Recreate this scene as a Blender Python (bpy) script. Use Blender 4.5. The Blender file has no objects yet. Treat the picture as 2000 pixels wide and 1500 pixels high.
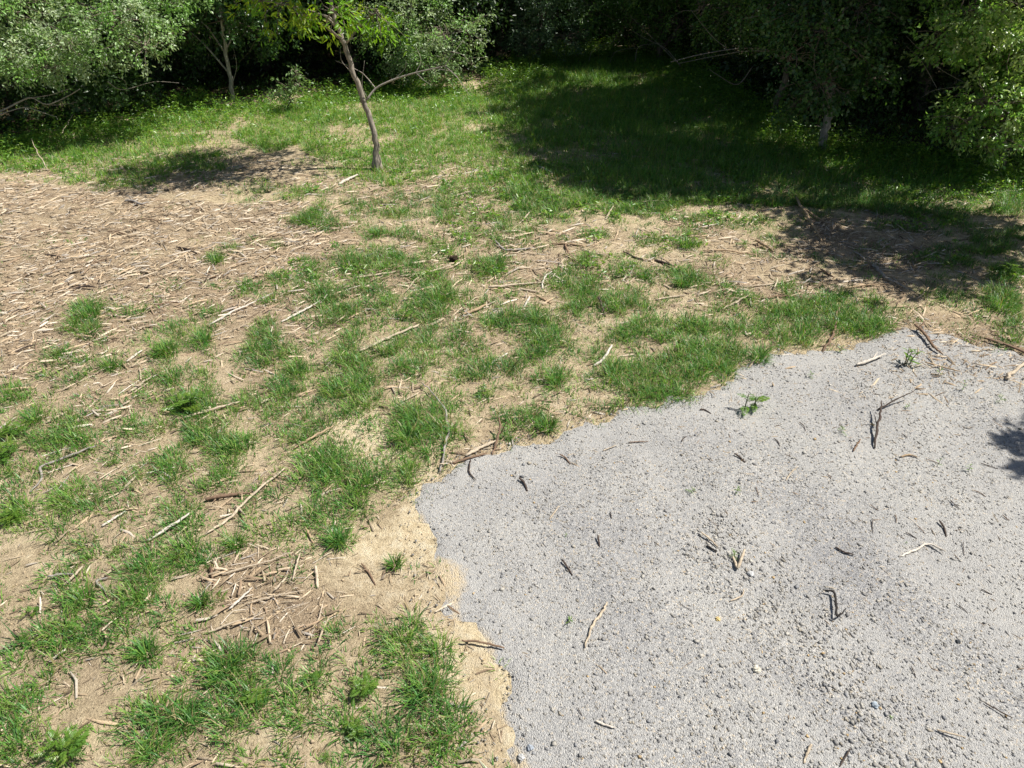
import bpy, math, random
import numpy as np
from mathutils import Vector

random.seed(7)
RNG = np.random.default_rng(11)
scene = bpy.context.scene
col = scene.collection

# ------------------------------------------------------------------ camera
CAM_H, PITCH, FPX = 4.5, math.radians(35.0), 1400.0
CP, SP = math.cos(PITCH), math.sin(PITCH)
cam_data = bpy.data.cameras.new("camera")
cam_data.sensor_width = 36.0
cam_data.lens = 36.0 * FPX / 2000.0
cam_data.clip_end = 600.0
cam = bpy.data.objects.new("camera", cam_data)
cam.location = (0, 0, CAM_H)
cam.rotation_euler = (math.radians(90) - PITCH, 0, 0)
col.objects.link(cam)
scene.camera = cam

# ------------------------------------------------------------------ sky and sun
SUN_DIR = Vector((0.66, 0.10, 1.0)).normalized()
world = bpy.data.worlds.new("World")
scene.world = world
world.use_nodes = True
wn = world.node_tree.nodes
wl = world.node_tree.links
sky = wn.new("ShaderNodeTexSky")
sky.sky_type = 'NISHITA'
sky.sun_disc = False
sky.sun_elevation = math.asin(SUN_DIR.z)
sky.sun_rotation = math.atan2(SUN_DIR.x, SUN_DIR.y)
bg = wn["Background"]
wl.new(sky.outputs[0], bg.inputs[0])
bg.inputs[1].default_value = 0.05
sun_data = bpy.data.lights.new("sun", 'SUN')
sun_data.energy = 4.8
sun_data.angle = math.radians(0.53)
sun_data.color = (1.0, 0.96, 0.89)
sun = bpy.data.objects.new("sun", sun_data)
sun.rotation_euler = (-SUN_DIR).to_track_quat('-Z', 'Y').to_euler()
sun.location = SUN_DIR * 60
col.objects.link(sun)
vs = scene.view_settings
vs.view_transform = 'Standard'
vs.look = 'None'
vs.gamma = 1.0
vs.use_curve_mapping = False
vs.exposure = 0.68
scene.cycles.max_bounces = 6
scene.cycles.transparent_max_bounces = 4

# ------------------------------------------------------------------ geometry of the view: photo pixel -> ground
def G(u, v):
    dx = (u - 1000.0) / FPX
    dy = (750.0 - v) / FPX
    t = CAM_H / (SP - dy * CP)
    return dx * t, (CP + dy * SP) * t

def P(u, v, Y):
    dx = (u - 1000.0) / FPX
    dy = (750.0 - v) / FPX
    t = Y / (CP + dy * SP)
    return np.array((dx * t, Y, CAM_H + (-SP + dy * CP) * t))

def UV(x, y, z=0.0):
    d = np.maximum(y * CP - (z - CAM_H) * SP, 0.05)
    w = y * SP + (z - CAM_H) * CP
    return 1000.0 + FPX * x / d, 750.0 - FPX * w / d

def depth_at(x, y, z=0.0):
    return y * CP - (z - CAM_H) * SP

def _hash(ix, iy, seed):
    h = (ix * 374761393 + iy * 668265263 + seed * 974634777) & 0xFFFFFFFF
    h = ((h ^ (h >> 13)) * 1274126177) & 0xFFFFFFFF
    return ((h ^ (h >> 16)) & 0xFFFF) / 65535.0

def vnoise(x, y, s, seed=0):
    x = np.asarray(x, float) / s
    y = np.asarray(y, float) / s
    ix = np.floor(x).astype(np.int64)
    iy = np.floor(y).astype(np.int64)
    fx = x - ix
    fy = y - iy
    fx = fx * fx * (3 - 2 * fx)
    fy = fy * fy * (3 - 2 * fy)
    a = _hash(ix, iy, seed) * (1 - fx) + _hash(ix + 1, iy, seed) * fx
    b = _hash(ix, iy + 1, seed) * (1 - fx) + _hash(ix + 1, iy + 1, seed) * fx
    return a * (1 - fy) + b * fy

def fbm(x, y, s, seed=0):
    return 0.55 * vnoise(x, y, s, seed) + 0.3 * vnoise(x, y, s * .47, seed + 5) + 0.15 * vnoise(x, y, s * .21, seed + 9)

def in_poly(x, y, poly):
    x = np.asarray(x, float)
    y = np.asarray(y, float)
    r = np.zeros(x.shape, bool)
    n = len(poly)
    j = n - 1
    for i in range(n):
        xi, yi = poly[i]
        xj, yj = poly[j]
        c = ((yi > y) != (yj > y)) & (x < (xj - xi) * (y - yi) / (yj - yi + 1e-12) + xi)
        r ^= c
        j = i
    return r

def seg_dist(x, y, pl):
    d = np.full(x.shape, 1e9)
    for a, b in zip(pl[:-1], pl[1:]):
        ab = b - a
        t = np.clip(((x - a[0]) * ab[0] + (y - a[1]) * ab[1]) / (ab @ ab), 0, 1)
        d = np.minimum(d, np.hypot(x - a[0] - ab[0] * t, y - a[1] - ab[1] * t))
    return d

# ------------------------------------------------------------------ layout maps (5 px raster of the photograph's ground)
EDGE_PX = [(1030, 1640), (1005, 1500), (988, 1420), (972, 1365), (958, 1300), (925, 1262), (888, 1215), (884, 1150),
           (848, 1085), (818, 1015), (802, 985), (818, 960), (850, 938), (872, 916), (902, 904), (985, 880),
           (1003, 864), (1060, 850), (1112, 830), (1190, 815), (1262, 795), (1360, 775), (1425, 750),
           (1442, 725), (1480, 702), (1560, 686), (1640, 680), (1720, 664), (1742, 640), (1800, 636),
           (1850, 652), (1905, 668), (2000, 690), (2100, 700), (2300, 705)]
edge = [G(*p) for p in EDGE_PX]
GRAVEL_POLY = edge + [(9.0, 5.0), (9.0, 0.0), (1.0, -1.2), (0.4, 0.4)]

# grass patches: centre x, centre y, half width, half height, density (photo pixels)
PATCH = [(175,608,30,18,1),(168,640,30,20,1),(238,611,45,10,.8),(200,653,25,14,.6),(115,695,25,14,.9),(95,720,18,18,.8),(154,727,35,24,.9),
(133,755,30,14,.7),(217,709,25,18,.9),(310,690,26,20,.9),(345,655,28,18,.9),(399,660,17,26,1),(330,735,35,18,1),(388,723,28,17,.9),
(518,660,25,30,1),(508,695,40,25,1),(553,680,20,20,.8),(581,715,35,24,.9),(423,508,24,9,1),(455,487,22,8,.8),(500,470,12,6,.7),(535,480,20,7,.7),
(682,502,30,15,.9),(590,520,25,11,.8),(550,545,20,10,.8),(486,565,20,10,.8),(402,607,30,11,.8),(315,558,30,9,.6),(540,590,30,10,.8),
(595,620,30,10,.8),(640,610,28,15,.9),(665,570,60,25,.9),(647,667,42,20,.9),(371,790,45,24,1),(420,760,30,14,.9),(500,775,40,20,.9),(560,770,40,25,.9),
(577,785,70,40,.8),(665,745,42,40,.9),(70,815,30,20,1),(20,775,26,18,.9),(136,820,20,10,.7),(115,860,70,32,1),(35,850,36,22,.9),(15,905,32,36,.9),
(308,828,55,24,.9),(217,866,16,10,.6),(325,860,35,22,.8),(427,856,65,34,1),(595,835,50,30,.9),(224,905,12,11,.9),(336,908,32,20,1),(280,915,20,12,.5),
(350,940,42,20,.9),(400,950,40,16,.8),(175,957,40,18,1),(252,950,40,20,.9),(588,908,26,16,.8),(647,905,60,38,1),(647,947,66,38,1),(88,957,18,10,.6),
(224,989,40,16,.8),(157,985,36,18,1),(25,1010,36,30,1),(105,1035,25,12,.7),(157,1052,36,11,.9),(238,1045,22,12,.8),(350,1017,46,34,1),(371,1080,46,30,1),
(290,1080,32,32,1),(290,1130,36,30,1),(275,1155,34,34,1),(245,1195,34,30,1),(228,1230,26,22,.9),(462,1060,22,19,.9),(165,1170,38,24,.9),(140,1230,42,28,1),
(122,1276,42,28,.8),(21,1199,20,14,.7),(66,1199,16,13,.9),(52,1245,16,13,.9),(90,1235,18,14,.8),(395,1175,20,14,1),(336,1199,25,9,.8),(378,1230,34,20,1),
(287,1272,40,17,.9),(240,1305,36,12,.7),(444,1307,56,32,1),(514,1321,36,28,1),(227,1370,25,14,.8),(21,1325,34,30,.9),(35,1377,54,30,1),(25,1430,50,60,1),
(105,1412,42,40,.9),(150,1370,20,28,.8),(130,1475,46,25,1),(280,1395,36,24,1),(315,1440,70,44,1),(350,1409,30,20,.8),(265,1465,24,20,.8),(465,1426,42,44,1),(460,1470,40,25,1),
(500,1370,26,24,.9),(560,1426,26,17,.8),(595,1367,36,20,1),(620,1402,42,30,1),(665,1420,26,20,1),(658,1290,26,14,.9),(616,1318,14,22,.9),(578,1290,14,10,.7),(665,1234,22,12,.8),
(647,992,66,34,1),(658,1052,26,20,1),(700,1027,15,14,.8),(727,1048,10,6,.8),(671,1000,50,26,1),(605,1020,22,14,.7),(772,1097,15,11,.8),(815,1111,30,7,.5),(720,1171,11,7,.8),
(720,1245,26,14,.8),(785,1230,58,24,1),(810,1265,46,32,1),(830,1290,26,22,1),(800,1318,26,14,.9),(706,1342,26,28,1),(760,1335,40,22,1),(818,1345,46,30,1),(832,1372,36,20,1),(755,1423,70,44,1),
(850,1447,46,55,1),(772,1472,66,30,1),(690,1395,26,20,.9),(912,1405,18,12,.35),(671,1260,24,30,.7),(685,572,52,30,.9),(695,510,42,20,.9),(772,510,66,33,.9),(860,572,46,34,1),
(825,604,48,24,1),(965,513,46,20,.9),(986,460,46,16,.9),(783,460,46,10,.8),(740,455,40,12,.7),(671,614,36,30,.9),(737,583,36,25,.9),(685,745,56,60,1),(727,674,60,26,.9),(800,705,62,34,.9),(846,674,40,24,.9),
(797,620,56,16,.8),(923,576,32,15,.8),(1000,632,42,24,1),(1035,632,50,24,1),(1105,642,42,15,.7),(1050,674,52,34,1),(1080,569,22,12,.8),(1130,562,46,28,1),(1098,544,36,14,.9),
(1140,595,40,18,.9),(1145,622,32,10,.7),(1224,580,42,15,.9),(1255,597,15,13,.9),(1210,600,36,18,.9),(1143,516,15,10,.9),(1217,527,32,11,.9),(1255,537,18,12,.9),(1332,548,26,18,.9),
(1332,474,26,14,.8),(1164,464,26,8,.8),(940,723,32,25,1),(986,723,36,16,.9),(895,660,32,20,.8),(905,735,26,20,.7),(1028,758,46,16,.9),(1084,737,24,24,.9),(1130,751,20,12,.8),
(1150,688,52,24,.9),(1245,655,66,24,1),(1315,642,52,24,1),(1262,737,80,46,1.1),(1205,730,26,40,1),(1315,735,60,40,1.1),(1227,790,42,14,.9),(1136,790,25,8,.7),(1168,800,20,8,.7),
(877,786,26,20,.8),(940,765,30,20,.8),(1014,810,42,24,.9),(1070,835,26,13,1),(993,852,15,14,.9),(797,845,42,48,1),(811,868,42,28,1),(860,835,32,32,.9),(853,875,42,20,.9),
(900,850,26,20,.7),(667,887,30,25,.8),(755,935,62,24,1),(800,915,22,24,.9),(685,957,46,24,1),(716,796,22,13,.9),(1342,478,26,15,.9),(1375,558,40,12,.8),(1440,600,50,22,.8),
(1527,618,60,25,1),(1667,586,52,15,.9),(1650,610,72,30,1),(1562,660,74,22,1),(1685,640,46,20,1),(1597,646,50,24,1),(1387,667,62,36,1.1),(1422,700,36,24,1),(1335,730,62,40,1.1),(1405,732,26,18,1),
(1482,698,18,13,1),(1587,548,22,6,.7),(1538,565,26,11,.8),(1965,537,40,22,1),(1947,590,48,32,1),(1982,642,30,26,1),(1842,583,64,20,.7),(1860,502,64,20,.8),(1950,480,60,30,.8),
(320,322,120,26,1),(260,352,66,18,.9),(590,428,38,15,.9),(640,440,30,10,.7),(700,405,60,14,.6),(830,405,90,25,.7),(930,430,70,15,.7),(1080,405,110,24,1),(1250,412,70,16,1),(560,375,80,16,.55),
(1400,430,50,12,.7),(1470,440,46,12,.6),(1700,440,40,8,.4),(1600,420,26,8,.6),(1510,500,40,10,.4),(1830,440,60,16,.6)]
POLYS = [([(90,330),(110,292),(200,250),(350,218),(550,198),(700,176),(900,178),(985,195),(1000,380),(900,392),(760,372),(640,330),(580,285),(520,300),(450,265),(300,300),(230,345),(150,360)], .9),
         ([(960,190),(1000,120),(1100,100),(1320,105),(1480,200),(1600,275),(1760,290),(2050,320),(2050,420),(1850,430),(1560,405),(1420,400),(1300,398),(1000,385)], 1.0),
         ([(-60,345),(-60,285),(100,255),(210,236),(210,300),(110,335)], .8),
         ([(560,200),(700,170),(900,172),(960,190),(960,225),(560,235)], 1.0)]
NU, NV = 400, 300
uu, vv = np.meshgrid(np.arange(NU) * 5 + 2.5, np.arange(NV) * 5 + 2.5)
gx, gy = G(uu, vv)
jit = (fbm(gx, gy, .38, 3) - .5) * 1.7
DG = np.zeros((NV, NU))
for cx, cy, a, b, d in PATCH:
    e = np.sqrt(((uu - cx) / a) ** 2 + ((vv - cy) / b) ** 2) + jit * 0.9
    DG = np.maximum(DG, d * np.clip((1.6 - e) / .85, 0, 1) ** 1.2)
for poly, d in POLYS:
    m = in_poly(uu, vv, poly)
    nz = np.clip((fbm(gx, gy, .9, 21) - .18) / .22, 0.4, 1)
    DG = np.maximum(DG, m * d * (nz if d < 1 else np.maximum(nz, .55)))
for poly, d in [([(0,800),(300,640),(560,540),(760,450),(1000,430),(1350,470),(1450,620),(1400,740),(1100,830),(850,930),(800,990),(740,1080),(640,1060),(400,1150),(300,1500),(0,1500)], .56),
                ([(0,950),(300,1000),(330,1200),(560,1290),(860,1210),(900,1500),(0,1500)], .55), ([(560,380),(980,370),(1420,420),(1400,480),(760,460)], .45), ([(80,600),(420,540),(560,560),(300,700),(60,760)], .22)]:
    m = in_poly(uu + jit * 60, vv + jit * 40, poly)
    DG = np.maximum(DG, m * d * np.clip((fbm(gx, gy, .55, 35) - .34) / .3, 0, 1))
# sparse seedlings everywhere but the thick mulch
mul = np.zeros((NV, NU))
MULCH_POLY = [(-50,345),(220,375),(420,400),(600,395),(700,440),(680,500),(560,535),(430,590),(300,640),(180,690),(0,760),(-50,760)]
mul = np.maximum(mul, in_poly(uu, vv, MULCH_POLY) * 1.0)
spars = np.clip((fbm(gx, gy, .5, 33) - .50) / .15, 0, 1) * .36
DG = np.maximum(DG, spars * (1 - .8 * mul))
grav_map = in_poly(gx, gy, GRAVEL_POLY)
DG[grav_map & (DG < .9) & (seg_dist(gx, gy, np.array(edge)) > .10)] = 0

MU = np.zeros((NV, NU))
for cx, cy, a, b, d in [(520,1125,120,100,1.3),(560,1200,110,70,1.1),(240,1040,180,60,.5),(470,960,120,50,.7),(300,740,260,90,.75),(520,620,220,60,.75),(760,560,260,70,.6),
                        (1000,520,330,50,.75),(1130,470,260,30,.8),(1400,490,180,60,1.0),(1720,480,170,70,1.1),(1650,560,160,30,.9),(1850,650,140,50,1.1),(1950,720,70,40,.8),(930,640,240,80,.5),
                        (420,330,300,60,.55),(700,370,250,30,.6),(1480,570,120,40,.8),(930,890,60,20,.9),(130,930,180,100,.45),(150,1150,180,120,.45),(400,1250,120,40,.6),(300,1350,260,120,.35),(650,1150,80,80,.3)]:
    e = np.sqrt(((uu - cx) / a) ** 2 + ((vv - cy) / b) ** 2) + jit * .8
    MU = np.maximum(MU, d * np.clip((1.2 - e) / .6, 0, 1))
MU = np.maximum(MU, mul * 1.25)
MU = np.maximum(MU, .42 * np.clip((fbm(gx, gy, .6, 37) - .25) / .3, .2, 1))
MU *= .55 + .9 * np.clip((fbm(gx, gy, .8, 39) - .3) / .4, 0, 1)
e = np.sqrt(((uu - 1930) / 190) ** 2 + ((vv - 690) / 80) ** 2) + jit * .6
MU = np.maximum(MU, 1.2 * np.clip((1.2 - e) / .6, 0, 1))
MU[grav_map] *= np.where(vv[grav_map] < 790, 1.0, 0.0)

SAND = np.zeros((NV, NU))
for cx, cy, a, b, d in [(930,1330,60,120,1),(960,1450,50,80,.9),(880,1220,50,60,.9),(860,1150,40,80,.9),(815,1010,34,50,.9),(835,945,30,30,.9),(720,850,66,46,.9),(740,890,60,50,.7),(1170,770,70,34,.9),
                        (1260,800,70,14,.9),(960,875,50,14,.8),(760,1090,80,80,.6),(1280,490,80,22,.6),(1190,640,80,16,.6),(1470,705,24,24,.7),(900,1400,60,70,.8),(1390,780,50,14,.7),(1080,790,60,24,.6),(130,1090,40,20,.4),(540,1450,60,40,.3)]:
    e = np.sqrt(((uu - cx) / a) ** 2 + ((vv - cy) / b) ** 2) + jit * .6
    SAND = np.maximum(SAND, d * np.clip((1.3 - e) / .6, 0, 1))

def look(m, x, y, outside=0.0):
    u, v = UV(x, y)
    iu = np.floor(u / 5).astype(int)
    iv = np.floor(v / 5).astype(int)
    ok = (iu >= 0) & (iu < NU) & (iv >= 0) & (iv < NV)
    r = np.full(np.shape(x), 0.0) + outside
    r[ok] = m[iv[ok], iu[ok]]
    return r

def hz(x, y):
    x = np.asarray(x, float)
    y = np.asarray(y, float)
    h = 0.06 * (fbm(x + 40, y + 40, 2.3, 51) - .5) + 0.04 * (vnoise(x + 40, y + 40, .5, 53) - .5) + 0.016 * (vnoise(x + 40, y + 40, .17, 54) - .5)
    return h

def hz1(x, y):
    return float(hz(np.array([x]), np.array([y]))[0])


# ------------------------------------------------------------------ mesh helpers
def np_mesh(name, V, T, C=None, mats=(), smooth=False):
    me = bpy.data.meshes.new(name)
    V = np.asarray(V, np.float32)
    T = np.asarray(T, np.int32)
    k = T.shape[1]
    me.vertices.add(len(V))
    me.vertices.foreach_set("co", V.ravel())
    me.loops.add(T.size)
    me.loops.foreach_set("vertex_index", T.ravel())
    me.polygons.add(len(T))
    me.polygons.foreach_set("loop_start", np.arange(0, T.size, k, dtype=np.int32))
    me.polygons.foreach_set("loop_total", np.full(len(T), k, np.int32))
    if smooth:
        me.polygons.foreach_set("use_smooth", np.ones(len(T), bool))
    me.update(calc_edges=True)
    if C is not None:
        C = np.asarray(C, np.float32)
        if C.shape[1] == 3:
            C = np.concatenate([C, np.ones((len(C), 1), np.float32)], 1)
        a = me.color_attributes.new("col", 'FLOAT_COLOR', 'POINT')
        a.data.foreach_set("color", C.ravel())
    for m in mats:
        me.materials.append(m)
    return me

def add(name, me, parent=None, loc=None):
    o = bpy.data.objects.new(name, me)
    if loc is not None:
        o.location = loc
    col.objects.link(o)
    if parent is not None:
        o.parent = parent
    return o

def tag(o, label=None, cat=None, group=None, kind=None):
    if label:
        o["label"] = label
    if cat:
        o["category"] = cat
    if group:
        o["group"] = group
    if kind:
        o["kind"] = kind
    return o

def empty(name, loc, rz=0.0):
    o = bpy.data.objects.new(name, None)
    o.empty_display_size = .2
    o.location = loc
    o.rotation_euler = (0, 0, rz)
    col.objects.link(o)
    return o

def copy_tree(o, parent=None):
    c = o.copy()
    col.objects.link(c)
    c.parent = parent
    for ch in list(o.children):
        copy_tree(ch, c)
    return c

def unit(a):
    return a / np.maximum(np.linalg.norm(a, axis=-1, keepdims=True), 1e-9)

def smooth_path(pts, n):
    pts = np.asarray(pts, float)
    if len(pts) == 2:
        t = np.linspace(0, 1, n)[:, None]
        return pts[0] * (1 - t) + pts[1] * t
    ext = np.vstack([2 * pts[0] - pts[1], pts, 2 * pts[-1] - pts[-2]])
    out = []
    segs = len(pts) - 1
    for i in range(n):
        t = i / (n - 1) * segs
        k = min(int(t), segs - 1)
        f = t - k
        p0, p1, p2, p3 = ext[k], ext[k + 1], ext[k + 2], ext[k + 3]
        out.append(.5 * ((2 * p1) + (-p0 + p2) * f + (2 * p0 - 5 * p1 + 4 * p2 - p3) * f * f + (-p0 + 3 * p1 - 3 * p2 + p3) * f ** 3))
    return np.array(out)

def tube(pts, radii, sides=6, flat=1.0, rough=0.0, rng=RNG):
    """closed tapered tube along a path: returns verts, tris"""
    pts = np.asarray(pts, float)
    n = len(pts)
    radii = np.interp(np.linspace(0, 1, n), np.linspace(0, 1, len(radii)), radii)
    tan = np.gradient(pts, axis=0)
    tan = unit(tan)
    ref = np.array((0, 0, 1.0)) if abs(tan[:, 2]).mean() < .8 else np.array((1.0, 0, 0))
    side = unit(np.cross(tan, ref))
    up = np.cross(side, tan)
    a = np.arange(sides) * 2 * math.pi / sides
    rr = radii[:, None] * (1 + rough * rng.uniform(-1, 1, (n, sides)))
    V = pts[:, None, :] + side[:, None, :] * (np.cos(a)[None, :, None] * rr[..., None]) + up[:, None, :] * (np.sin(a)[None, :, None] * rr[..., None] * flat)
    V = V.reshape(-1, 3)
    T = []
    for i in range(n - 1):
        for j in range(sides):
            k = (j + 1) % sides
            p, q, r, s = i * sides + j, i * sides + k, (i + 1) * sides + j, (i + 1) * sides + k
            T += [(p, q, r), (q, s, r)]
    V = np.vstack([V, pts[0], pts[-1]])
    c0, c1 = n * sides, n * sides + 1
    for j in range(sides):
        k = (j + 1) % sides
        T.append((c0, k, j))
        T.append((c1, (n - 1) * sides + j, (n - 1) * sides + k))
    return V, np.array(T)

class Acc:
    def __init__(self):
        self.V, self.T, self.C, self.n = [], [], [], 0
    def put(self, V, T, C=None):
        self.V.append(V)
        self.T.append(np.asarray(T) + self.n)
        if C is not None:
            C = np.asarray(C, float)
            if C.ndim == 1:
                C = np.tile(C, (len(V), 1))
            self.C.append(C)
        self.n += len(V)
    def mesh(self, name, mats, off=None, smooth=False):
        V = np.vstack(self.V)
        if off is not None:
            V = V - np.asarray(off)
        return np_mesh(name, V, np.vstack(self.T), np.vstack(self.C) if self.C else None, mats, smooth)

# ------------------------------------------------------------------ materials
def new_mat(name):
    m = bpy.data.materials.new(name)
    m.use_nodes = True
    nt = m.node_tree
    nt.nodes.clear()
    out = nt.nodes.new("ShaderNodeOutputMaterial")
    return m, nt, nt.nodes, nt.links, out

def N(nodes, typ, **kw):
    n = nodes.new(typ)
    for k, v in kw.items():
        setattr(n, k, v)
    return n

def noise(nodes, links, vec, scale, detail=6.0, rough=.6):
    n = nodes.new("ShaderNodeTexNoise")
    n.inputs["Scale"].default_value = scale
    n.inputs["Detail"].default_value = detail
    n.inputs["Roughness"].default_value = rough
    links.new(vec, n.inputs["Vector"])
    return n

def ramp(nodes, links, fac, stops):
    r = nodes.new("ShaderNodeValToRGB")
    el = r.color_ramp.elements
    while len(el) < len(stops):
        el.new(.5)
    for e, (p, c) in zip(el, stops):
        e.position = p
        e.color = (*c, 1) if len(c) == 3 else c
    links.new(fac, r.inputs[0])
    return r

def mixc(nodes, links, fac, a, b, blend='MIX'):
    m = nodes.new("ShaderNodeMix")
    m.data_type = 'RGBA'
    m.blend_type = blend
    for s, i in ((fac, 0), (a, 6), (b, 7)):
        if hasattr(s, "default_value") or hasattr(s, "is_linked"):
            links.new(s, m.inputs[i])
        elif i == 0:
            m.inputs[0].default_value = s
        else:
            m.inputs[i].default_value = (*s, 1)
    return m.outputs[2]

def leaf_mat(name, transl=.35, rough=.45, spec=.4, tint=(1.25, 1.3, .6)):
    m, nt, nd, lk, out = new_mat(name)
    at = N(nd, "ShaderNodeAttribute", attribute_name="col")
    p = nd.new("ShaderNodeBsdfPrincipled")
    p.inputs["Roughness"].default_value = rough
    p.inputs["Specular IOR Level"].default_value = spec
    lk.new(at.outputs["Color"], p.inputs["Base Color"])
    t = nd.new("ShaderNodeBsdfTranslucent")
    tc = mixc(nd, lk, 1.0, at.outputs["Color"], tint, 'MULTIPLY')
    lk.new(tc, t.inputs["Color"])
    mx = nd.new("ShaderNodeMixShader")
    mx.inputs[0].default_value = transl
    lk.new(p.outputs[0], mx.inputs[1])
    lk.new(t.outputs[0], mx.inputs[2])
    lk.new(mx.outputs[0], out.inputs[0])
    return m

def attr_mat(name, rough=.85, grain=60.0, stretch=(1, 1, 1), contrast=(.6, 1.25), bump=.3, spec=.25):
    m, nt, nd, lk, out = new_mat(name)
    at = N(nd, "ShaderNodeAttribute", attribute_name="col")
    tc = nd.new("ShaderNodeTexCoord")
    mp = nd.new("ShaderNodeMapping")
    mp.inputs["Scale"].default_value = stretch
    lk.new(tc.outputs["Object"], mp.inputs[0])
    n = noise(nd, lk, mp.outputs[0], grain)
    a, b = contrast
    r = ramp(nd, lk, n.outputs[0], [(.3, (a, a, a)), (.7, (b, b, b))])
    c = mixc(nd, lk, 1.0, at.outputs["Color"], r.outputs[0], 'MULTIPLY')
    p = nd.new("ShaderNodeBsdfPrincipled")
    p.inputs["Roughness"].default_value = rough
    p.inputs["Specular IOR Level"].default_value = spec
    lk.new(c, p.inputs["Base Color"])
    bp = nd.new("ShaderNodeBump")
    bp.inputs["Strength"].default_value = bump
    bp.inputs["Distance"].default_value = .01
    lk.new(n.outputs[0], bp.inputs["Height"])
    lk.new(bp.outputs[0], p.inputs["Normal"])
    lk.new(p.outputs[0], out.inputs[0])
    return m

M_grass = leaf_mat("grass_blade", .32, .42, .35)
M_leaf = leaf_mat("tree_leaf", .42, .34, .6)
M_silver = leaf_mat("silvery_leaf", .36, .40, .6, (1.15, 1.25, .65))
M_yellow = leaf_mat("yellow_green_leaf", .52, .42, .35, (1.05, 1.25, .4))
M_wood = attr_mat("weathered_wood", .85, 45.0, (1, 1, 1), (.62, 1.2), .35)
M_chip = attr_mat("shredded_wood", .9, 90.0, (1, 1, 1), (.7, 1.2), .2)
M_bark = attr_mat("bark", .9, 28.0, (1, 1, .22), (.45, 1.3), .9)
M_stone = attr_mat("gravel_stone", .8, 120.0, (1, 1, 1), (.8, 1.15), .2)
M_clod = attr_mat("dark_clod", .95, 60.0, (1, 1, 1), (.5, 1.3), .8)

# ground material
M_soil, nt, nd, lk, out = new_mat("soil")
geo = nd.new("ShaderNodeNewGeometry")
at = N(nd, "ShaderNodeAttribute", attribute_name="col")      # r = sand, g = forest litter, b = mulch dust
sep = nd.new("ShaderNodeSeparateColor")
lk.new(at.outputs["Color"], sep.inputs[0])
n1 = noise(nd, lk, geo.outputs["Position"], 1.6, 8, .65)
n2 = noise(nd, lk, geo.outputs["Position"], 14.0, 8, .7)
n3 = noise(nd, lk, geo.outputs["Position"], 70.0, 6, .7)
r1 = ramp(nd, lk, n1.outputs[0], [(.30, (.42, .332, .205)), (.5, (.54, .437, .28)), (.70, (.64, .53, .355))])
r2 = ramp(nd, lk, n2.outputs[0], [(.3, (.60, .58, .55)), (.48, (1, 1, 1)), (.72, (1.3, 1.28, 1.22))])
c1 = mixc(nd, lk, 1.0, r1.outputs[0], r2.outputs[0], 'MULTIPLY')
sr = ramp(nd, lk, n2.outputs[0], [(.28, (.56, .44, .26)), (.48, (.73, .60, .39)), (.72, (.82, .73, .54))])
sadd = N(nd, "ShaderNodeMath", operation='MULTIPLY_ADD')
lk.new(n2.outputs[0], sadd.inputs[0])
sadd.inputs[1].default_value = 1.8
sadd.inputs[2].default_value = -.68
sm = N(nd, "ShaderNodeMath", operation='ADD')
lk.new(sep.outputs[0], sm.inputs[0])
lk.new(sadd.outputs[0], sm.inputs[1])
sc2 = ramp(nd, lk, sm.outputs[0], [(.22, (0, 0, 0)), (.85, (1, 1, 1))])
c2 = mixc(nd, lk, sc2.outputs[0], c1, sr.outputs[0])
mr = ramp(nd, lk, n3.outputs[0], [(.33, (.17, .115, .07)), (.52, (.35, .26, .175)), (.68, (.52, .42, .30))])
mm = N(nd, "ShaderNodeMath", operation='MULTIPLY')
lk.new(sep.outputs[2], mm.inputs[0])
mm.inputs[1].default_value = .8
c3 = mixc(nd, lk, mm.outputs[0], c2, mr.outputs[0])
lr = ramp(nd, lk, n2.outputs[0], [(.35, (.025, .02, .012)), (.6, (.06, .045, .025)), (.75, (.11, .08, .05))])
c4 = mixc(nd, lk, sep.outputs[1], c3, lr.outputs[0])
r3 = ramp(nd, lk, n3.outputs[0], [(.28, (.55, .52, .5)), (.45, (1, 1, 1)), (.75, (1.12, 1.12, 1.1))])
c5 = mixc(nd, lk, 1.0, c4, r3.outputs[0], 'MULTIPLY')
p = nd.new("ShaderNodeBsdfPrincipled")
p.inputs["Roughness"].default_value = .95
p.inputs["Specular IOR Level"].default_value = .15
lk.new(c5, p.inputs["Base Color"])
ad = N(nd, "ShaderNodeMath", operation='ADD')
lk.new(n2.outputs[0], ad.inputs[0])
lk.new(n3.outputs[0], ad.inputs[1])
bp = nd.new("ShaderNodeBump")
bp.inputs["Strength"].default_value = .9
bp.inputs["Distance"].default_value = .045
lk.new(ad.outputs[0], bp.inputs["Height"])
lk.new(bp.outputs[0], p.inputs["Normal"])
lk.new(p.outputs[0], out.inputs[0])

# gravel bed material
M_gravel, nt, nd, lk, out = new_mat("gravel_bed")
geo = nd.new("ShaderNodeNewGeometry")
v1 = nd.new("ShaderNodeTexVoronoi")
v1.inputs["Scale"].default_value = 85.0
lk.new(geo.outputs["Position"], v1.inputs["Vector"])
v2 = nd.new("ShaderNodeTexVoronoi")
v2.inputs["Scale"].default_value = 140.0
lk.new(geo.outputs["Position"], v2.inputs["Vector"])
n1 = noise(nd, lk, geo.outputs["Position"], .9, 5, .6)
hsv = nd.new("ShaderNodeSeparateColor")
lk.new(v1.outputs["Color"], hsv.inputs[0])
r1 = ramp(nd, lk, hsv.outputs[0], [(0, (.22, .22, .225)), (.35, (.33, .327, .318)), (.7, (.40, .392, .375)), (.9, (.49, .475, .45)), (1, (.50, .42, .31))])
r2 = ramp(nd, lk, n1.outputs[0], [(.35, (.88, .88, .90)), (.65, (1.12, 1.11, 1.08))])
c1 = mixc(nd, lk, 1.0, r1.outputs[0], r2.outputs[0], 'MULTIPLY')
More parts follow.
